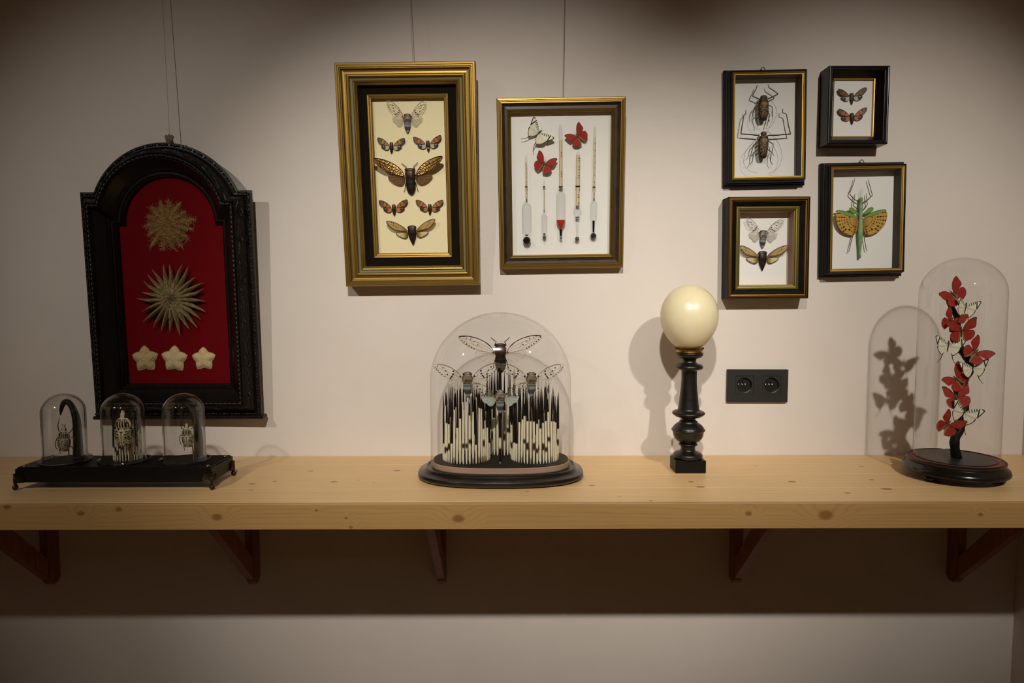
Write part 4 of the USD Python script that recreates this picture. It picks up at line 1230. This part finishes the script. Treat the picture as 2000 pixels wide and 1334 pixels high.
def hydrometer(lab, xt, yt, xb, prof, paper, rings, fill):
    """prof: (pixel y, half width in pixels) from top to bottom along the tube's axis"""
    y1 = prof[-1][0]
    o = g2.local(xb, y1, .003)
    top = g2.local(xt, yt, .003)
    ax = (top - o)[:2]
    k = np.linalg.norm(ax) / (y1 - yt)
    Yl = ax / np.linalg.norm(ax)
    axes = (g2.axes[0] * Yl[1] - g2.axes[1] * Yl[0], g2.axes[0] * Yl[0] + g2.axes[1] * Yl[1], g2.axes[2])
    rmax = max(r for _, r in prof) * k
    t = thing("hydrometer", lab, "hydrometer", g2.at(xb, y1, .0034 + rmax), axes)
    turn = lambda v: np.c_[v[:, 0], v[:, 2], -v[:, 1]]
    Y = lambda y: (y1 - y) * k

    def lat(pr, n=20):
        v, f = lathe([(max(r, .02) * k, Y(y)) for y, r in pr], n)
        return turn(v), f
    obj(t, "glass_tube", lat(prof), m_lab, smooth=60)
    if paper:
        y0, y2, r, dens = paper
        m = 60
        v, f = lat([(y0 + (y2 - y0) * i / m, r) for i in range(m + 1)], 14)
        q = (y1 - v[:, 1] / k)
        c = np.tile(np.array(hx("d8c69a")), (len(v), 1))
        ink = (np.sin(q * dens) > .86) & (v[:, 0] > r * k * .1) & (v[:, 2] > 0)
        c[ink] = hx("3a3428")
        obj(t, "paper_scale", (v, f), m_scale, True, lin(c))
    for y, r in rings:
        v, f = lat([(y - 1.1, r * .6), (y - 1.1, r), (y + 1.1, r), (y + 1.1, r * .6)], 20)
        obj(t, "black_ring", (v, f), m_matblack, smooth=30)
    for nm, y, r, mat in fill:
        if isinstance(y, (list, tuple)):
            obj(t, nm, lat(y), mat, smooth=50)
        else:
            v, f = ball((0, Y(y), 0), r * k)
            obj(t, nm, (v, f), mat, smooth=True)
    return t


cap = lambda y, r: [(y, .1), (y + r * .3, r * .72), (y + r, r)]
hydrometer("hydrometer with a large black ball, leftmost of the five glass tubes", 1027.3, 304.8, 1028.9, cap(304.8, 2.1) + [(388, 2.1), (392.5, 2.3), (394, 4), (397, 7.4), (402, 9), (449, 9), (454, 7.4), (458, 4), (459.5, 2.8), (461.5, 3.6), (464, 6.5), (469.5, 8.2), (475, 6.4), (478, 3), (481, 1.6), (485, 1.2), (487.6, .1)],
           (318, 388, 1.5, 3.1), [(364.8, 2.6), (459, 2.8)], [("black_ball", 469.5, 7.6, m_blackglass)])
hydrometer("shortest hydrometer with a small clear bulb, second tube from the left", 1062.4, 351, 1063.3, cap(351, 1.5) + [(412, 1.5), (416, 1.9), (418, 3.8), (422, 5.8), (448, 5.8), (453, 4.6), (456.5, 2.3), (458.5, 3.4), (462.5, 5.3), (467, 4), (470, 1.8), (475, 1.0), (480, .1)],
           (369, 410, 1.05, 3.4), [(365.2, 2.4), (456.8, 2.2)], [("lead_ball", 463.5, 3.4, m_shot)])
hydrometer("tallest hydrometer with red liquid in its bulb, middle of the tubes", 1095, 244, 1095.4, cap(244, 3) + [(249, 2.2), (252, 3.2), (255, 3.5), (364, 3.5), (368, 3.0), (370, 3.2), (373, 6.4), (377, 9), (432, 9), (438, 7.6), (443, 4.6), (448, 3.0), (460, 2.8), (463, 3.2), (467, 3.4), (471, 1.9), (477, .1)],
           (273.7, 363, 2.9, 2.2), [(363.6, 4.0)], [("red_filling", [(428, .1), (428.6, 8.4), (432.5, 8.4), (437.5, 7.0), (441, 4.6), (446.5, 2.4), (446.6, .1)], 0, m_redliquid), ("black_plug", [(447, .1), (447.2, 2.4), (460, 2.2), (460.2, .1)], 0, m_blackglass), ("silver_ball", 464.5, 2.6, m_steel)])
hydrometer("wide printed hydrometer with a round bulb, fourth tube from the left", 1129.4, 293, 1127.0, cap(293, 1.2) + [(296, .9), (300, 3), (303, 4.3), (360, 4.3), (366, 4.0), (401, 3.8), (404.5, 4.4), (407, 6.4), (412.6, 8), (418, 6.6), (422, 3.8), (424.5, 3.6), (428, 3.9), (433, 3.2), (452, 2.3), (457, 1.9), (460.5, 2.6), (466.2, 5), (471, 3.2), (474, .1)],
           (303.5, 401, 3.4, 2.7), [(363.6, 4.6), (423.8, 4.0)], [("lead_ball", 466.2, 4.3, m_shot)])
hydrometer("hydrometer with a black stem and ball, rightmost of the five tubes", 1161.7, 248.3, 1158.8, cap(248.3, 2.5) + [(360, 2.5), (366, 2.6), (386, 2.3), (389.5, 2.5), (392, 5.2), (395, 6.8), (424, 6.8), (429, 5), (431.5, 2.9), (436, 2.4), (450, 2.1), (453.6, 2.8), (456, 5), (460.4, 6.3), (465, 4.6), (468, 1.8), (474, .1)],
           (268.6, 386, 1.9, 1.35), [(364.2, 3.0)], [("black_stem", [(429.5, .1), (430, 2.4), (434, 2.1), (453, 1.7), (453.4, .1)], 0, m_blackglass), ("black_ball", 460.4, 5.8, m_blackglass)])

# ------------------------------------------------------------------ specimens in the black frames
harlequin("high").on(f3, "longhorn_beetle", "patterned longhorn beetle with short folded forelegs, upper one in its frame", "beetle", 1491.3, 212, .0215, 0)
harlequin("low").on(f3, "longhorn_beetle", "patterned longhorn beetle with very long spread forelegs, lower one in its frame", "beetle", 1491, 283.2, .0215, -1)
stick_insect().on(f6, "stick_insect", "green stick insect with yellow spotted fan wings", "stick insect", 1680.5, 435, .0125, 0)
ga, gb = gaeana("75501a", "b5afa0", "c9c0b0", tip="2e2218", body=("4a443c", "2a241e"), pin_px=2.2), gaeana("b0601e", "b5641c", "b5602a", tip="3a2a1e", pin_px=2.2)
ga.on(f4, "orange_cicada", "brown cicada with white hindwings, upper one in the small black frame", CIC, 1663.5, 191.5, .0198, 3)
gb.on(f4, "orange_cicada", "rusty orange cicada, lower one in the small black frame", CIC, 1664, 230.5, .0198, 3)
d_ghost2 = ghost(hind="cfc8ba", hind_a=.7, grey=("8a8f8c", "3a3c3a"), pin_px=3.2)
d_ghost2.on(f5, "ghost_cicada", "grey spotted clear-winged cicada in the olive-gilt black frame", CIC, 1490.5, 459.5, .0078, -2, .95)
green_cicada(3.2).on(f5, "green_cicada", "yellow-winged black cicada in the olive-gilt black frame", CIC, 1489.3, 502, .0078, 0, 1.0)

# ------------------------------------------------------------------ things on the shelf
TOPZ = SH + 0.0004


def dome_profile(R, H, t, round_=1.0, lip=0.0, n=18):
    """a bell: outer wall up, over the top and down the inner wall"""
    a = np.linspace(0, PI / 2, n)
    hr = R * round_
    out = [(R, 0), (R, (H - hr) * .33), (R, (H - hr) * .66)] + [(R * math.cos(x), H - hr + hr * math.sin(x)) for x in a]
    Ri, hi = R - t, hr - t
    inn = [(Ri * math.cos(x), H - hr + hi * math.sin(x)) for x in a[::-1]] + [(Ri, (H - hr) * .66), (Ri, (H - hr) * .33), (Ri, 0)]
    if lip:
        out = [(R + lip, 0), (R + lip * 1.02, .0022), (R + lip * .9, .0042), (R + lip * .45, .0052), (R + lip * .12, .0085), (R, .015)] + out[1:]
        inn = inn[:-1] + [(Ri, .012), (Ri + lip * .3, .004), (Ri + lip * .5, 0)]
    return [(max(r, 1e-5), z) for r, z in out], [(max(r, 1e-5), z) for r, z in inn]


def open_dome(t, R, H, th, mat, round_, squash=None, n=110):
    """blown glass too thin to see its second face: the outer wall, turned in at the rim to its true thickness"""
    out, inn = dome_profile(R, H, th, round_, n=24)
    v, f = lathe([(R - th, .004), (R - th, 0)] + out, n, squash)
    return obj(t, "bell", (v, f), mat, smooth=60)


def bell(t, R, H, th, mat, round_=1.0, lip=0.0, n=72, squash=None):
    out, inn = dome_profile(R, H, th, round_, lip)
    v, f = lathe(out + inn, n, squash, closed=True)
    return obj(t, "bell", (v, f), mat, smooth=60)


# ---- oval dome with quills
OC = V3(-0.0262, -0.187, 0)
EX = 0.072                                        # straight half length of the oval


def oval(ax, ay):
    """oval outline of half width ax and half depth ay, as a squash for lathe: radius is measured along x"""
    def fn(r, t):
        q = 2.6
        c, s = np.cos(t), np.sin(t)
        d = (np.abs(c) ** q + np.abs(s) ** q) ** (-1 / q)
        return np.c_[r * d * c, r * (ay / ax) * d * s]
    return fn


def grow(ax, ay):
    """keeps the offset between the two half widths constant"""
    def fn(r, t):
        q = 2.6
        c, s = np.cos(t), np.sin(t)
        d = (np.abs(c) ** q + np.abs(s) ** q) ** (-1 / q)
        return np.c_[r * d * c, max(r - (ax - ay), r * .02) * d * s]
    return fn


t = thing("oval_base", "moulded black oval base with a pink felt step under the wide dome", "base", (OC[0], OC[1], TOPZ))
obj(t, "plinth", lathe([(.10, 0), (.178, 0), (.184, .003), (.188, .008), (.188, .011), (.1865, .0145), (.181, .0165), (.176, .018), (.173, .0215), (.171, .0245), (.169, .0258), (.166, .0258), (.166, .024), (.10, .024)], 120, grow(.188, .122)), m_black, smooth=35)
obj(t, "felt_step", lathe([(.05, .024), (.1545, .024), (.1555, .0255), (.1555, .0365), (.1545, .0375), (.08, .0375)], 120, grow(.188, .122)), m_felt, smooth=30, label="pink felt band")
obj(t, "top_plate", lathe([(.0001, .0376), (.1535, .0376), (.1535, .0388), (.0001, .0388)], 120, grow(.188, .122)), m_matblack)
t = thing("glass_dome", "wide oval glass dome over porcupine quills and cicadas", "dome", (OC[0], OC[1], TOPZ + .0262))
open_dome(t, .1592, .347, .0022, m_dome, .98, oval(.1592, .0955), 120)
PLATE = TOPZ + .0390

quills = []


def quill_proto(i):
    r_ = np.random.default_rng(100 + i)
    b1 = r_.uniform(.2, .62) if i % 3 else r_.uniform(.6, .84)
    b2 = b1 + r_.uniform(.05, .12)
    spot_ = r_.random() < .35
    m = 30
    y = np.linspace(0, 1, m + 1)
    y = np.sort(np.r_[y, b1 - .004, b1 + .004])
    r = np.interp(y, [0, .02, .25, .55, .8, .95, 1], [.0012, .0021, .0027, .0024, .0014, .0006, .0002])
    v, f = lathe(np.c_[r, y * .165], 9)
    q = v[:, 2] / .165
    w, k = np.array(hx("ded4b8")), np.array(hx("15100c"))
    c = np.where((q < b1)[:, None], w, k)
    if spot_:
        s0 = r_.uniform(.12, .3)
        c = np.where(((q > s0) & (q < s0 + .09))[:, None], np.array(hx("3a281a")), c)
    if i % 3 == 0:
        c = np.where(((q > b2 + .12) & (q < b2 + .22))[:, None], np.array(hx("c9b894")), c)
    if i % 4 == 1:
        c = np.where((q < .10)[:, None], np.array(hx("a98e68")), c)
    return (v, f), lin(c)


def put_quill(i, pos, sc, az, lean, lab, grp):
    ax = V3(math.cos(az), math.sin(az), 0)
    Zq = V3(0, 0, 1) * math.cos(lean) + ax * math.sin(lean)
    Xq = np.cross(V3(-math.sin(az), math.cos(az), 0), Zq)
    axes = (Xq, np.cross(Zq, Xq), Zq)
    while len(quills) <= i:
        quills.append(None)
    if quills[i] is None:
        quills[i] = thing("porcupine_quill", lab, "quill", pos, axes, sc, grp)
        m, c = quill_proto(i)
        obj(quills[i], "shaft", m, m_quill, True, c)
    else:
        copy(quills[i], lab, pos, axes, sc, grp)


for cx, lab, grp in ((-.1045, "black-tipped white porcupine quill in the left cluster under the wide dome", "quills of the left cluster"), (.0515, "black-tipped white porcupine quill in the right cluster under the wide dome", "quills of the right cluster")):
    for k in range(46):
        a = 2 * PI * k / 46
        front = .5 - .5 * math.sin(a)
        sc = 1.0 * (.86 + .15 * abs(math.sin(a)) + rnd.uniform(-.04, .05))
        put_quill(rnd.randrange(12), (cx + .0535 * math.cos(a), OC[1] - .003 + .0535 * math.sin(a), PLATE), sc, a + PI, rnd.uniform(-.02, .05), lab, grp)
    for k in range(12):
        a = 2 * PI * (k + .5) / 12
        put_quill(rnd.randrange(12), (cx + .034 * math.cos(a), OC[1] - .003 + .034 * math.sin(a), PLATE), 1.02 + rnd.uniform(0, .1), a + PI, rnd.uniform(-.03, .03), lab, grp)
for k in range(24):
    a = 2 * PI * k / 24
    put_quill(rnd.randrange(12), (OC[0] + .031 * math.cos(a), OC[1] + .052 + .026 * math.sin(a), PLATE), 1.16 + rnd.uniform(-.06, .07), a, rnd.uniform(-.01, .03), "tall porcupine quill in the middle cluster behind, under the wide dome", "quills of the middle cluster")
t = thing("long_quill", "long black quill holding up the largest cicada in the wide dome", "quill", (-0.0268, -.2385, PLATE))
m = 40
y = np.linspace(0, 1, m + 1)
v, f = lathe(np.c_[np.interp(y, [0, .01, .3, .8, 1], [.0010, .0021, .0032, .0034, .003]), y * .218], 12)
c = np.where(((v[:, 2] < .0045) | ((v[:, 2] > .0375) & (v[:, 2] < .056)))[:, None], np.array(hx("d8cdb0")), np.array(hx("14100c")))
obj(t, "shaft", (v, f), m_quill, True, lin(c))


def free(d, name, lab, cat, px, py, dep, deg, size, group=None, yaw=0, pitch=0):
    p = PX(px, py, dep)
    return d.place(name, lab, cat, p, tilt(spin(WALL_AXES, deg), yaw, pitch), mpp(p) / d.unit * size, group)


bc = big_cicada(False, .9)
free(bc, "giant_cicada", "largest dark cicada with clear wings, at the top inside the wide dome", CIC, 977.5, 691, .2455, 0.4, 1.15)
gh = ghost(hind="cfc8b4", hind_a=.5, grey=("7a7468", "2a2622"), pin_px=3, turn=-19)
free(gh, "ghost_cicada", "spotted clear-winged cicada on the left quill cluster in the wide dome", CIC, 913, 741, .2515, 1, 1.36)
free(gh, "ghost_cicada", "spotted clear-winged cicada on the right quill cluster in the wide dome", CIC, 1038, 741, .2515, -.6, 1.33)
gb_ = ghost(hind="b9c2b8", hind_a=.92, grey=("8a8d8a", "242424"), pin_px=1, turn=-20)
free(gb_, "ghost_cicada", "pale-winged cicada low in front of the middle quills in the wide dome", CIC, 976.7, 775, .2475, 0, 1.26)

# ---- egg on its turned stand
EC = V3(.4123, -.1495, 0)
st_ = thing("turned_stand", "turned black wooden stand carrying the ostrich egg", "stand", (EC[0], EC[1], TOPZ))
obj(st_, "plinth", box((-.0352, -.0285, 0), (.0352, .0285, .0290), .0012), m_ebony)
kz = .000366 * 1.0
prof_px = [(1193, 78), (1188, 88), (1178, 92), (1166, 91), (1157, 82), (1150, 68), (1143, 52), (1135, 46), (1120, 45), (1110, 48), (1105, 58), (1098, 60), (1093, 54), (1090, 50), (1078, 68), (1062, 84), (1042, 93), (1020, 97), (1012, 101), (1008, 105), (1002, 105), (998, 100), (990, 96), (975, 84), (962, 68), (958, 60), (950, 57), (940, 46), (928, 46), (922, 60), (918, 80), (908, 94), (900, 102), (893, 102), (884, 92), (878, 76), (872, 68), (850, 64), (820, 60), (780, 56), (730, 51), (680, 48), (640, 48), (622, 50), (616, 56), (611, 74), (603, 84), (594, 87), (584, 82), (576, 70), (570, 50), (560, 43), (548, 43), (540, 50), (532, 72), (524, 80), (514, 86), (504, 86), (500, 80)]
zb, zt = .0290, 1.1786 - .0004 - SH
P_ = [(w * .3665 / 1000, zb + (1193 - y) / (1193 - 500) * (zt - zb)) for y, w in prof_px]
P_ = [tuple(q) for q in curve(P_, 4)]
m_stand = M("ebonised_turning", hx("12100c"), 0.33, vary=(hx("1f1810"), 30, (1, 1, 6), 0.45, 0.75))
obj(st_, "turned_column", lathe([(.0005, zb)] + P_ + [(.0005, zt)], 72), m_stand, smooth=30)
obj(st_, "collar", lathe([(.020, zt), (.0288, zt), (.0298, zt + .0015), (.0292, zt + .0045), (.0300, zt + .0068), (.0305, zt + .0072), (.0265, zt + .0072), (.0255, zt + .003), (.020, zt + .0015)], 64), m_brass, smooth=40, label="brass collar")
sc_ = []
for k in range(28):
    a = 2 * PI * k / 28
    sc_.append(tube(curve([(.0298 * math.cos(a), .0298 * math.sin(a), zt + .0066), (.0322 * math.cos(a + .11), .0322 * math.sin(a + .11), zt + .0108), (.0302 * math.cos(a + .224), .0302 * math.sin(a + .224), zt + .0066)], 4), .0007, 5))
obj(st_, "scalloped_edge", join(sc_), m_bronze, smooth=True, kind="stuff")
eg = thing("ostrich_egg", "large cream ostrich egg resting on the turned black stand", "egg", (EC[0] - .0018, EC[1], SH + zt + .0036))
a = np.linspace(-PI / 2, PI / 2, 60)
obj(eg, "shell", lathe([(max(1e-5, .0657 * math.cos(x) * (1 + .075 * math.sin(x) - .035 * math.sin(x) ** 2)), .0765 + .0765 * math.sin(x)) for x in a], 80), m_egg, smooth=True)

# ---- double socket
p0 = PX(1477.5, 753, .001)
so = thing("power_socket", "black double wall socket below the framed cicadas", "socket", (p0[0], -.0005, p0[2]), spin(WALL_AXES, -.25))
W2, H2 = .1545 / 2, .0836 / 2
hole = lambda cx, cy, q: sg.box(cx - q, cy - q, cx + q, cy + q)
SX = (-.0333, .0357)
plate = sg.box(-W2, -H2, W2, H2).buffer(-.002).buffer(.002)
for sx in SX:
    plate = plate.difference(hole(sx, .0022, .0228))
obj(so, "cover_plate", join([extrude(plate, 0, .008), extrude(plate.buffer(-.0009), .008, .009)]), m_plastic)
for sx in SX:
    cy = .0022
    ins = hole(sx, cy, .0224).difference(sg.Point(sx, cy).buffer(.0197, 48))
    i_ = obj(so, "socket_insert", extrude(ins, .001, .0083), m_plastic)
    v, f = lathe([(.0197, .0083), (.0188, .0079), (.0186, .0012), (.0001, .0012)], 48)
    obj(i_, "recess", (v + [sx, cy, 0], f), m_recess, smooth=40)
    v, f = lathe([(.0024, .001), (.0024, .0075), (.0012, .0092), (.0001, .0094)], 16)
    obj(i_, "earth_pin", (v + [sx - .0012, cy + .0105, 0], f), m_steel, smooth=40)
    for dx in (-.0130, -.0040, .0040):
        v, f = lathe([(.0024, .001), (.0024, .0026), (.0015, .0034), (.0001, .0036)], 16)
        obj(i_, "contact", (v + [sx + dx, cy + .001, 0], f), m_steel, smooth=40)

# ---- round dome with butterflies
DC = V3(.999, -.213, 0)
FH = .0135
t = thing("round_base", "scuffed black round base on bun feet under the butterfly dome", "base", (DC[0], DC[1], TOPZ))
obj(t, "rim", lathe([(.03, FH), (.100, FH), (.1045, FH + .002), (.1055, FH + .005), (.1045, FH + .010), (.1015, FH + .0145), (.097, FH + .017), (.0945, FH + .021), (.0955, FH + .024), (.0968, FH + .0265), (.0968, FH + .029), (.0955, FH + .0305), (.0935, FH + .0312), (.0925, FH + .0300), (.0920, FH + .0270), (.03, FH + .0270)], 96), M("worn_black_lacquer", hx("15110c"), 0.2, vary=(hx("4a3416"), 55, (1, 1, 1), .62, .78), bump=(40, .15, .002)), smooth=35)
obj(t, "felt_ring", lathe([(.074, FH + .0271), (.0918, FH + .0271), (.0918, FH + .0292), (.074, FH + .0292)], 96, closed=True), m_redfelt, label="red felt ring")
obj(t, "floor_disc", lathe([(.0001, FH + .0293), (.0785, FH + .0293), (.0785, FH + .0312), (.0001, FH + .0312)], 96), M("dark_disc", hx("1b1815"), .45))
for ang in (-65, 55, 175):
    a = math.radians(ang - 92)
    v, f = lathe([(.0001, 0), (.008, 0), (.0125, .0025), (.0135, .007), (.0115, .0118), (.008, FH + .0006), (.0001, FH + .0006)], 24)
    obj(t, "foot", (v + [.082 * math.cos(a), .082 * math.sin(a), 0], f), m_black, smooth=50)
t = thing("glass_dome", "tall round glass dome over red and white butterflies", "dome", (DC[0], DC[1], TOPZ + FH + .0295))
open_dome(t, .0838, .449, .0022, m_dome, .96)
DEP = -DC[1]
BASE2 = TOPZ + FH + .0312
path = [(1868, 890, 9), (1865, 874, 8.5), (1865, 858, 8.5), (1873, 838, 9), (1881, 818, 8), (1884, 800, 7.5), (1881, 785, 8), (1873, 770, 8.5), (1871, 756, 8.5), (1879, 743, 7), (1892, 727, 8), (1893, 708, 7), (1885, 694, 7), (1872, 677, 7.5), (1864, 662, 7), (1868, 645, 6), (1871, 630, 5), (1867, 616, 5), (1859, 602, 5), (1853, 591, 4), (1850, 586, 2)]
o = PX(1868, 893, DEP)
o = V3(o[0], -DEP, BASE2)
t = thing("branch", "curving black branch standing under the butterfly dome", "branch", o)
pp = np.array([PX(x, y, DEP + .006 * math.sin(i * .9)) - o for i, (x, y, r) in enumerate(path)])
pp[0] = (0, 0, .0003)
rr_ = np.array([r * 1.14e-3 for *_, r in path])
cp_ = curve(np.c_[pp, rr_], 5)
obj(t, "stem", tube(cp_[:, :3], cp_[:, 3] * (1 + .06 * np.sin(np.arange(len(cp_)))), 12), m_horn, smooth=True)
vv, ff = lathe([(.0001, 0), (.0115, 0), (.0105, .004), (.0085, .008), (.0001, .008)], 16)
obj(t, "root", (vv, ff), m_horn, smooth=True)
RG, WG = "red butterflies on the branch", "white swallowtails on the branch"
for px, py, a, sz, yaw, pit, lab in ((1861.5, 574.5, 45, 1.28, 4, 4, "topmost red butterfly on the branch under the tall dome"), (1858, 627, -24, 1.22, 8, 0, "second red butterfly from the top, its right wing behind the third"),
                                   (1877.5, 646, 8, 1.30, -4, 8, "third red butterfly from the top, just above the second white one"), (1904.5, 688, -49, 1.26, -6, 0, "red butterfly farthest right, above the third white one"),
                                   (1868, 740, 47, 1.28, 6, 0, "red butterfly tucked behind the third white swallowtail"), (1867.8, 776.5, 9, 1.30, 0, -14, "red butterfly spread flat just above the lowest white one"),
                                   (1851.5, 829, -33, 1.26, 5, 6, "lowest red butterfly on the branch under the tall dome")):
    i = (574.5, 627, 646, 688, 740, 776.5, 829).index(py)
    free(rb_, "red_butterfly", lab, BF, px, py, DEP + (.020, .014, .024, .023, .014, .016, .026)[i], a, sz, RG, yaw, pit)
for px, py, a, sz, yaw, lab in ((1886, 600, -9, 1.06, 16, "topmost white swallowtail on the branch under the tall dome"), (1852, 674.5, -6, 1.10, 2, "white swallowtail farthest left, with both tails hanging free"),
                              (1899.5, 719, 7, 1.02, 0, "third white swallowtail from the top, below the right-hand red butterfly"), (1882.5, 806, -21, 1.22, 5, "lowest white swallowtail on the branch under the tall dome")):
    free(sw, "swallowtail_butterfly", lab, BF, px, py, DEP + {600: .016, 674.5: .017, 719: .019, 806: .018}[py], a, sz, WG, yaw, 0)

# ---- tray with three small domes
TX0, TX1, TY0, TY1, TZB, TZT = -1.0575, -.6395, -.3015, -.1895, .9165 - TOPZ, .9490 - TOPZ
tc = V3((TX0 + TX1) / 2, (TY0 + TY1) / 2, TOPZ)
t = thing("dome_tray", "low black wooden tray on bronze shell feet carrying three small domes", "tray", tc)
hw_, hd_ = (TX1 - TX0) / 2, (TY1 - TY0) / 2
obj(t, "board", join([box((-hw_, -hd_, TZB), (hw_, hd_, TZT - .003), .001), box((-hw_ + .003, -hd_ + .003, TZT - .0035), (hw_ - .003, hd_ - .003, TZT), .0012)]), m_ebony)
for sx in (-1, 1):
    for sy in (-1, 1):
        cx, cy = sx * hw_, sy * hd_
        leg = obj(t, "leg", join([tube(curve([(cx * .997, cy * .985, TZB + .010), (cx * 1.002, cy * 1.01, TZB - .002), (cx * .996, cy * .99, TZB - .008), (cx, cy * 1.005, .005)], 5), [.0048, .0046, .0042, .0038, .0034, .0030, .0030, .0031, .0032, .0034, .0036, .0040, .0044, .0048, .0048, .0046], 10), ball((cx * 1.002, cy * 1.01, .0056), .0056)]), m_bronze, smooth=True)
        ribs = []
        for k in range(7):
            a = math.radians(8 + 82 * k / 6)
            R_ = .0235 - .0015 * abs(k - 3)
            for face in (0, 1):
                u, w_ = R_ * math.cos(a), R_ * math.sin(a)
                if face == 0:
                    p = [(cx, cy + sy * .0008, TZB - .001), (cx - sx * u, cy + sy * .0022, TZB - .001 + w_)]
                else:
                    p = [(cx + sx * .0008, cy, TZB - .001), (cx + sx * .0022, cy - sy * u, TZB - .001 + w_)]
                ribs.append(tube(p, [.0006, .0021], 6))
        obj(leg, "shell_ornament", join(ribs), m_bronze, smooth=True)
        v, f = lathe([(.0001, .0026), (.002, .0022), (.0036, .001), (.004, 0)], 16)
        obj(t, "stud", (v + [sx * (hw_ - .013), sy * (hd_ - .012), TZT], f), m_brass, smooth=True)

TT = TOPZ + TZT + .0004
CXS = (-.985, -.855, -.7215)
CYD = -.2465
NMS = ("left", "middle", "right")
for i, cx in enumerate(CXS):
    t = thing("small_dome", f"{NMS[i]} one of the three small glass domes on the black tray", "dome", (cx, CYD, TT + .0026))
    bell(t, .0428, .1475, .0026, m_bell, .95, lip=.0095, n=72)
    t = thing("dome_stand", f"round black disc under the {NMS[i]} small dome", "stand", (cx, CYD, TT))
    obj(t, "disc", lathe([(.0001, 0), (.0505, 0), (.0505, .0018), (.0495, .0024), (.0001, .0024)], 64), m_matblack)
FL = TT + .0025


def horn(lab, cx, pts, dep):
    o = V3(cx, -dep, FL)
    t = thing("horn", lab, "horn", o)
    p = np.array([np.r_[PX(x, y, dep) - o, r * mpp(PX(x, y, dep))] for x, y, r in pts])
    p[0, 2] = .0003
    q = curve(p, 6)
    obj(t, "horn_body", tube(q[:, :3], q[:, 3], 14), m_horn, smooth=True)
    vv, ff = lathe([(.0001, 0), (q[0, 3] * 1.25, 0), (q[0, 3] * 1.05, .006), (.0001, .006)], 18)
    obj(t, "horn_foot", (vv + [0, 0, 0], ff), m_horn, smooth=True)


horn("curved black hooked horn under the left small dome", PX(153, 892, .236)[0], [(153, 893, 9), (152.5, 872, 8.6), (151.5, 850, 8), (150.5, 830, 7.4), (147.5, 812, 6.8), (141.5, 796, 5.8), (134, 786, 5.2), (127, 785, 5), (121.5, 793, 4.2), (119, 804, 2.6), (118, 811, .8)], .236)
horn("curved black horn under the right small dome", PX(387, 892, .236)[0], [(387.5, 893, 9.2), (388, 870, 8.8), (387, 848, 8.0), (384, 828, 6.8), (379, 812, 5.6), (373, 800, 4.6), (367, 792, 3.8), (360.5, 788, 3), (355, 794, 1.8), (354, 800, .8)], .236)
for k in range(30):
    a = 2 * PI * k / 30
    put_quill(rnd.randrange(12), (CXS[1] + .003 + .0285 * math.cos(a), CYD + .008 + .0245 * math.sin(a), FL), .60 + rnd.uniform(-.05, .12), a + PI, rnd.uniform(-.02, .04), "short porcupine quill in the cluster under the middle small dome", "quills under the middle small dome")


def goliath_on(lab, legs, px, py, dep, deg, size, sticks=True, yaw=0):
    d = goliath(legs)
    b = free(d, "goliath_beetle", lab, "beetle", px, py, dep, deg, size, yaw=yaw)
    if sticks:
        p = PX(px, py, dep)
        sc = mpp(p) / d.unit * size
        y0 = (FL - p[2]) / sc
        obj(b, "support_stick", tube([(70, y0, -54), (70, -120, -46)], 12, 8, cap=False), M("bamboo_stick_" + str(int(px)), hx("6a4a24"), .5), smooth=True)
    return b


b1 = 1.35
goliath_on("cream and black beetle hanging from the hook in the left small dome", [[(-90, 180), (-130, 200), (-152, 300), (-146, 340), (-134, 420), (-118, 490)], [(100, 170), (150, 220), (196, 330), (204, 380), (190, 440)], [(-130, 60), (-166, 40), (-196, -40), (-210, -130), (-186, -190), (-150, -230)], [(130, 60), (190, 66), (232, 20), (240, -40)], [(-110, -150), (-112, -230), (-104, -280), (-84, -310)], [(110, -120), (170, -160), (190, -230), (180, -300)]],
           125.2, 860, .258, -3, .72)
goliath_on("largest cream and black beetle, in front of the quills in the middle small dome", [[(-110, 170), (-150, 210), (-170, 300), (-160, 360)], [(110, 170), (160, 220), (200, 310), (210, 370)], [(-140, 30), (-176, 0), (-190, -80)], [(140, 30), (176, 0), (196, -80)]], 241.3, 842, .283, 0, 1.0, yaw=0)
goliath_on("smallest cream and black beetle, in the right small dome", [[(-90, 190), (-140, 210), (-150, 320), (-136, 420), (-120, 540)], [(90, 190), (140, 220), (180, 330), (176, 400)], [(-130, 60), (-190, 30), (-210, -60), (-190, -160), (-170, -190)], [(-110, -120), (-120, -210), (-112, -330)], [(130, 60), (190, 90), (220, 60)]], 366.5, 853.5, .262, 3, .66)
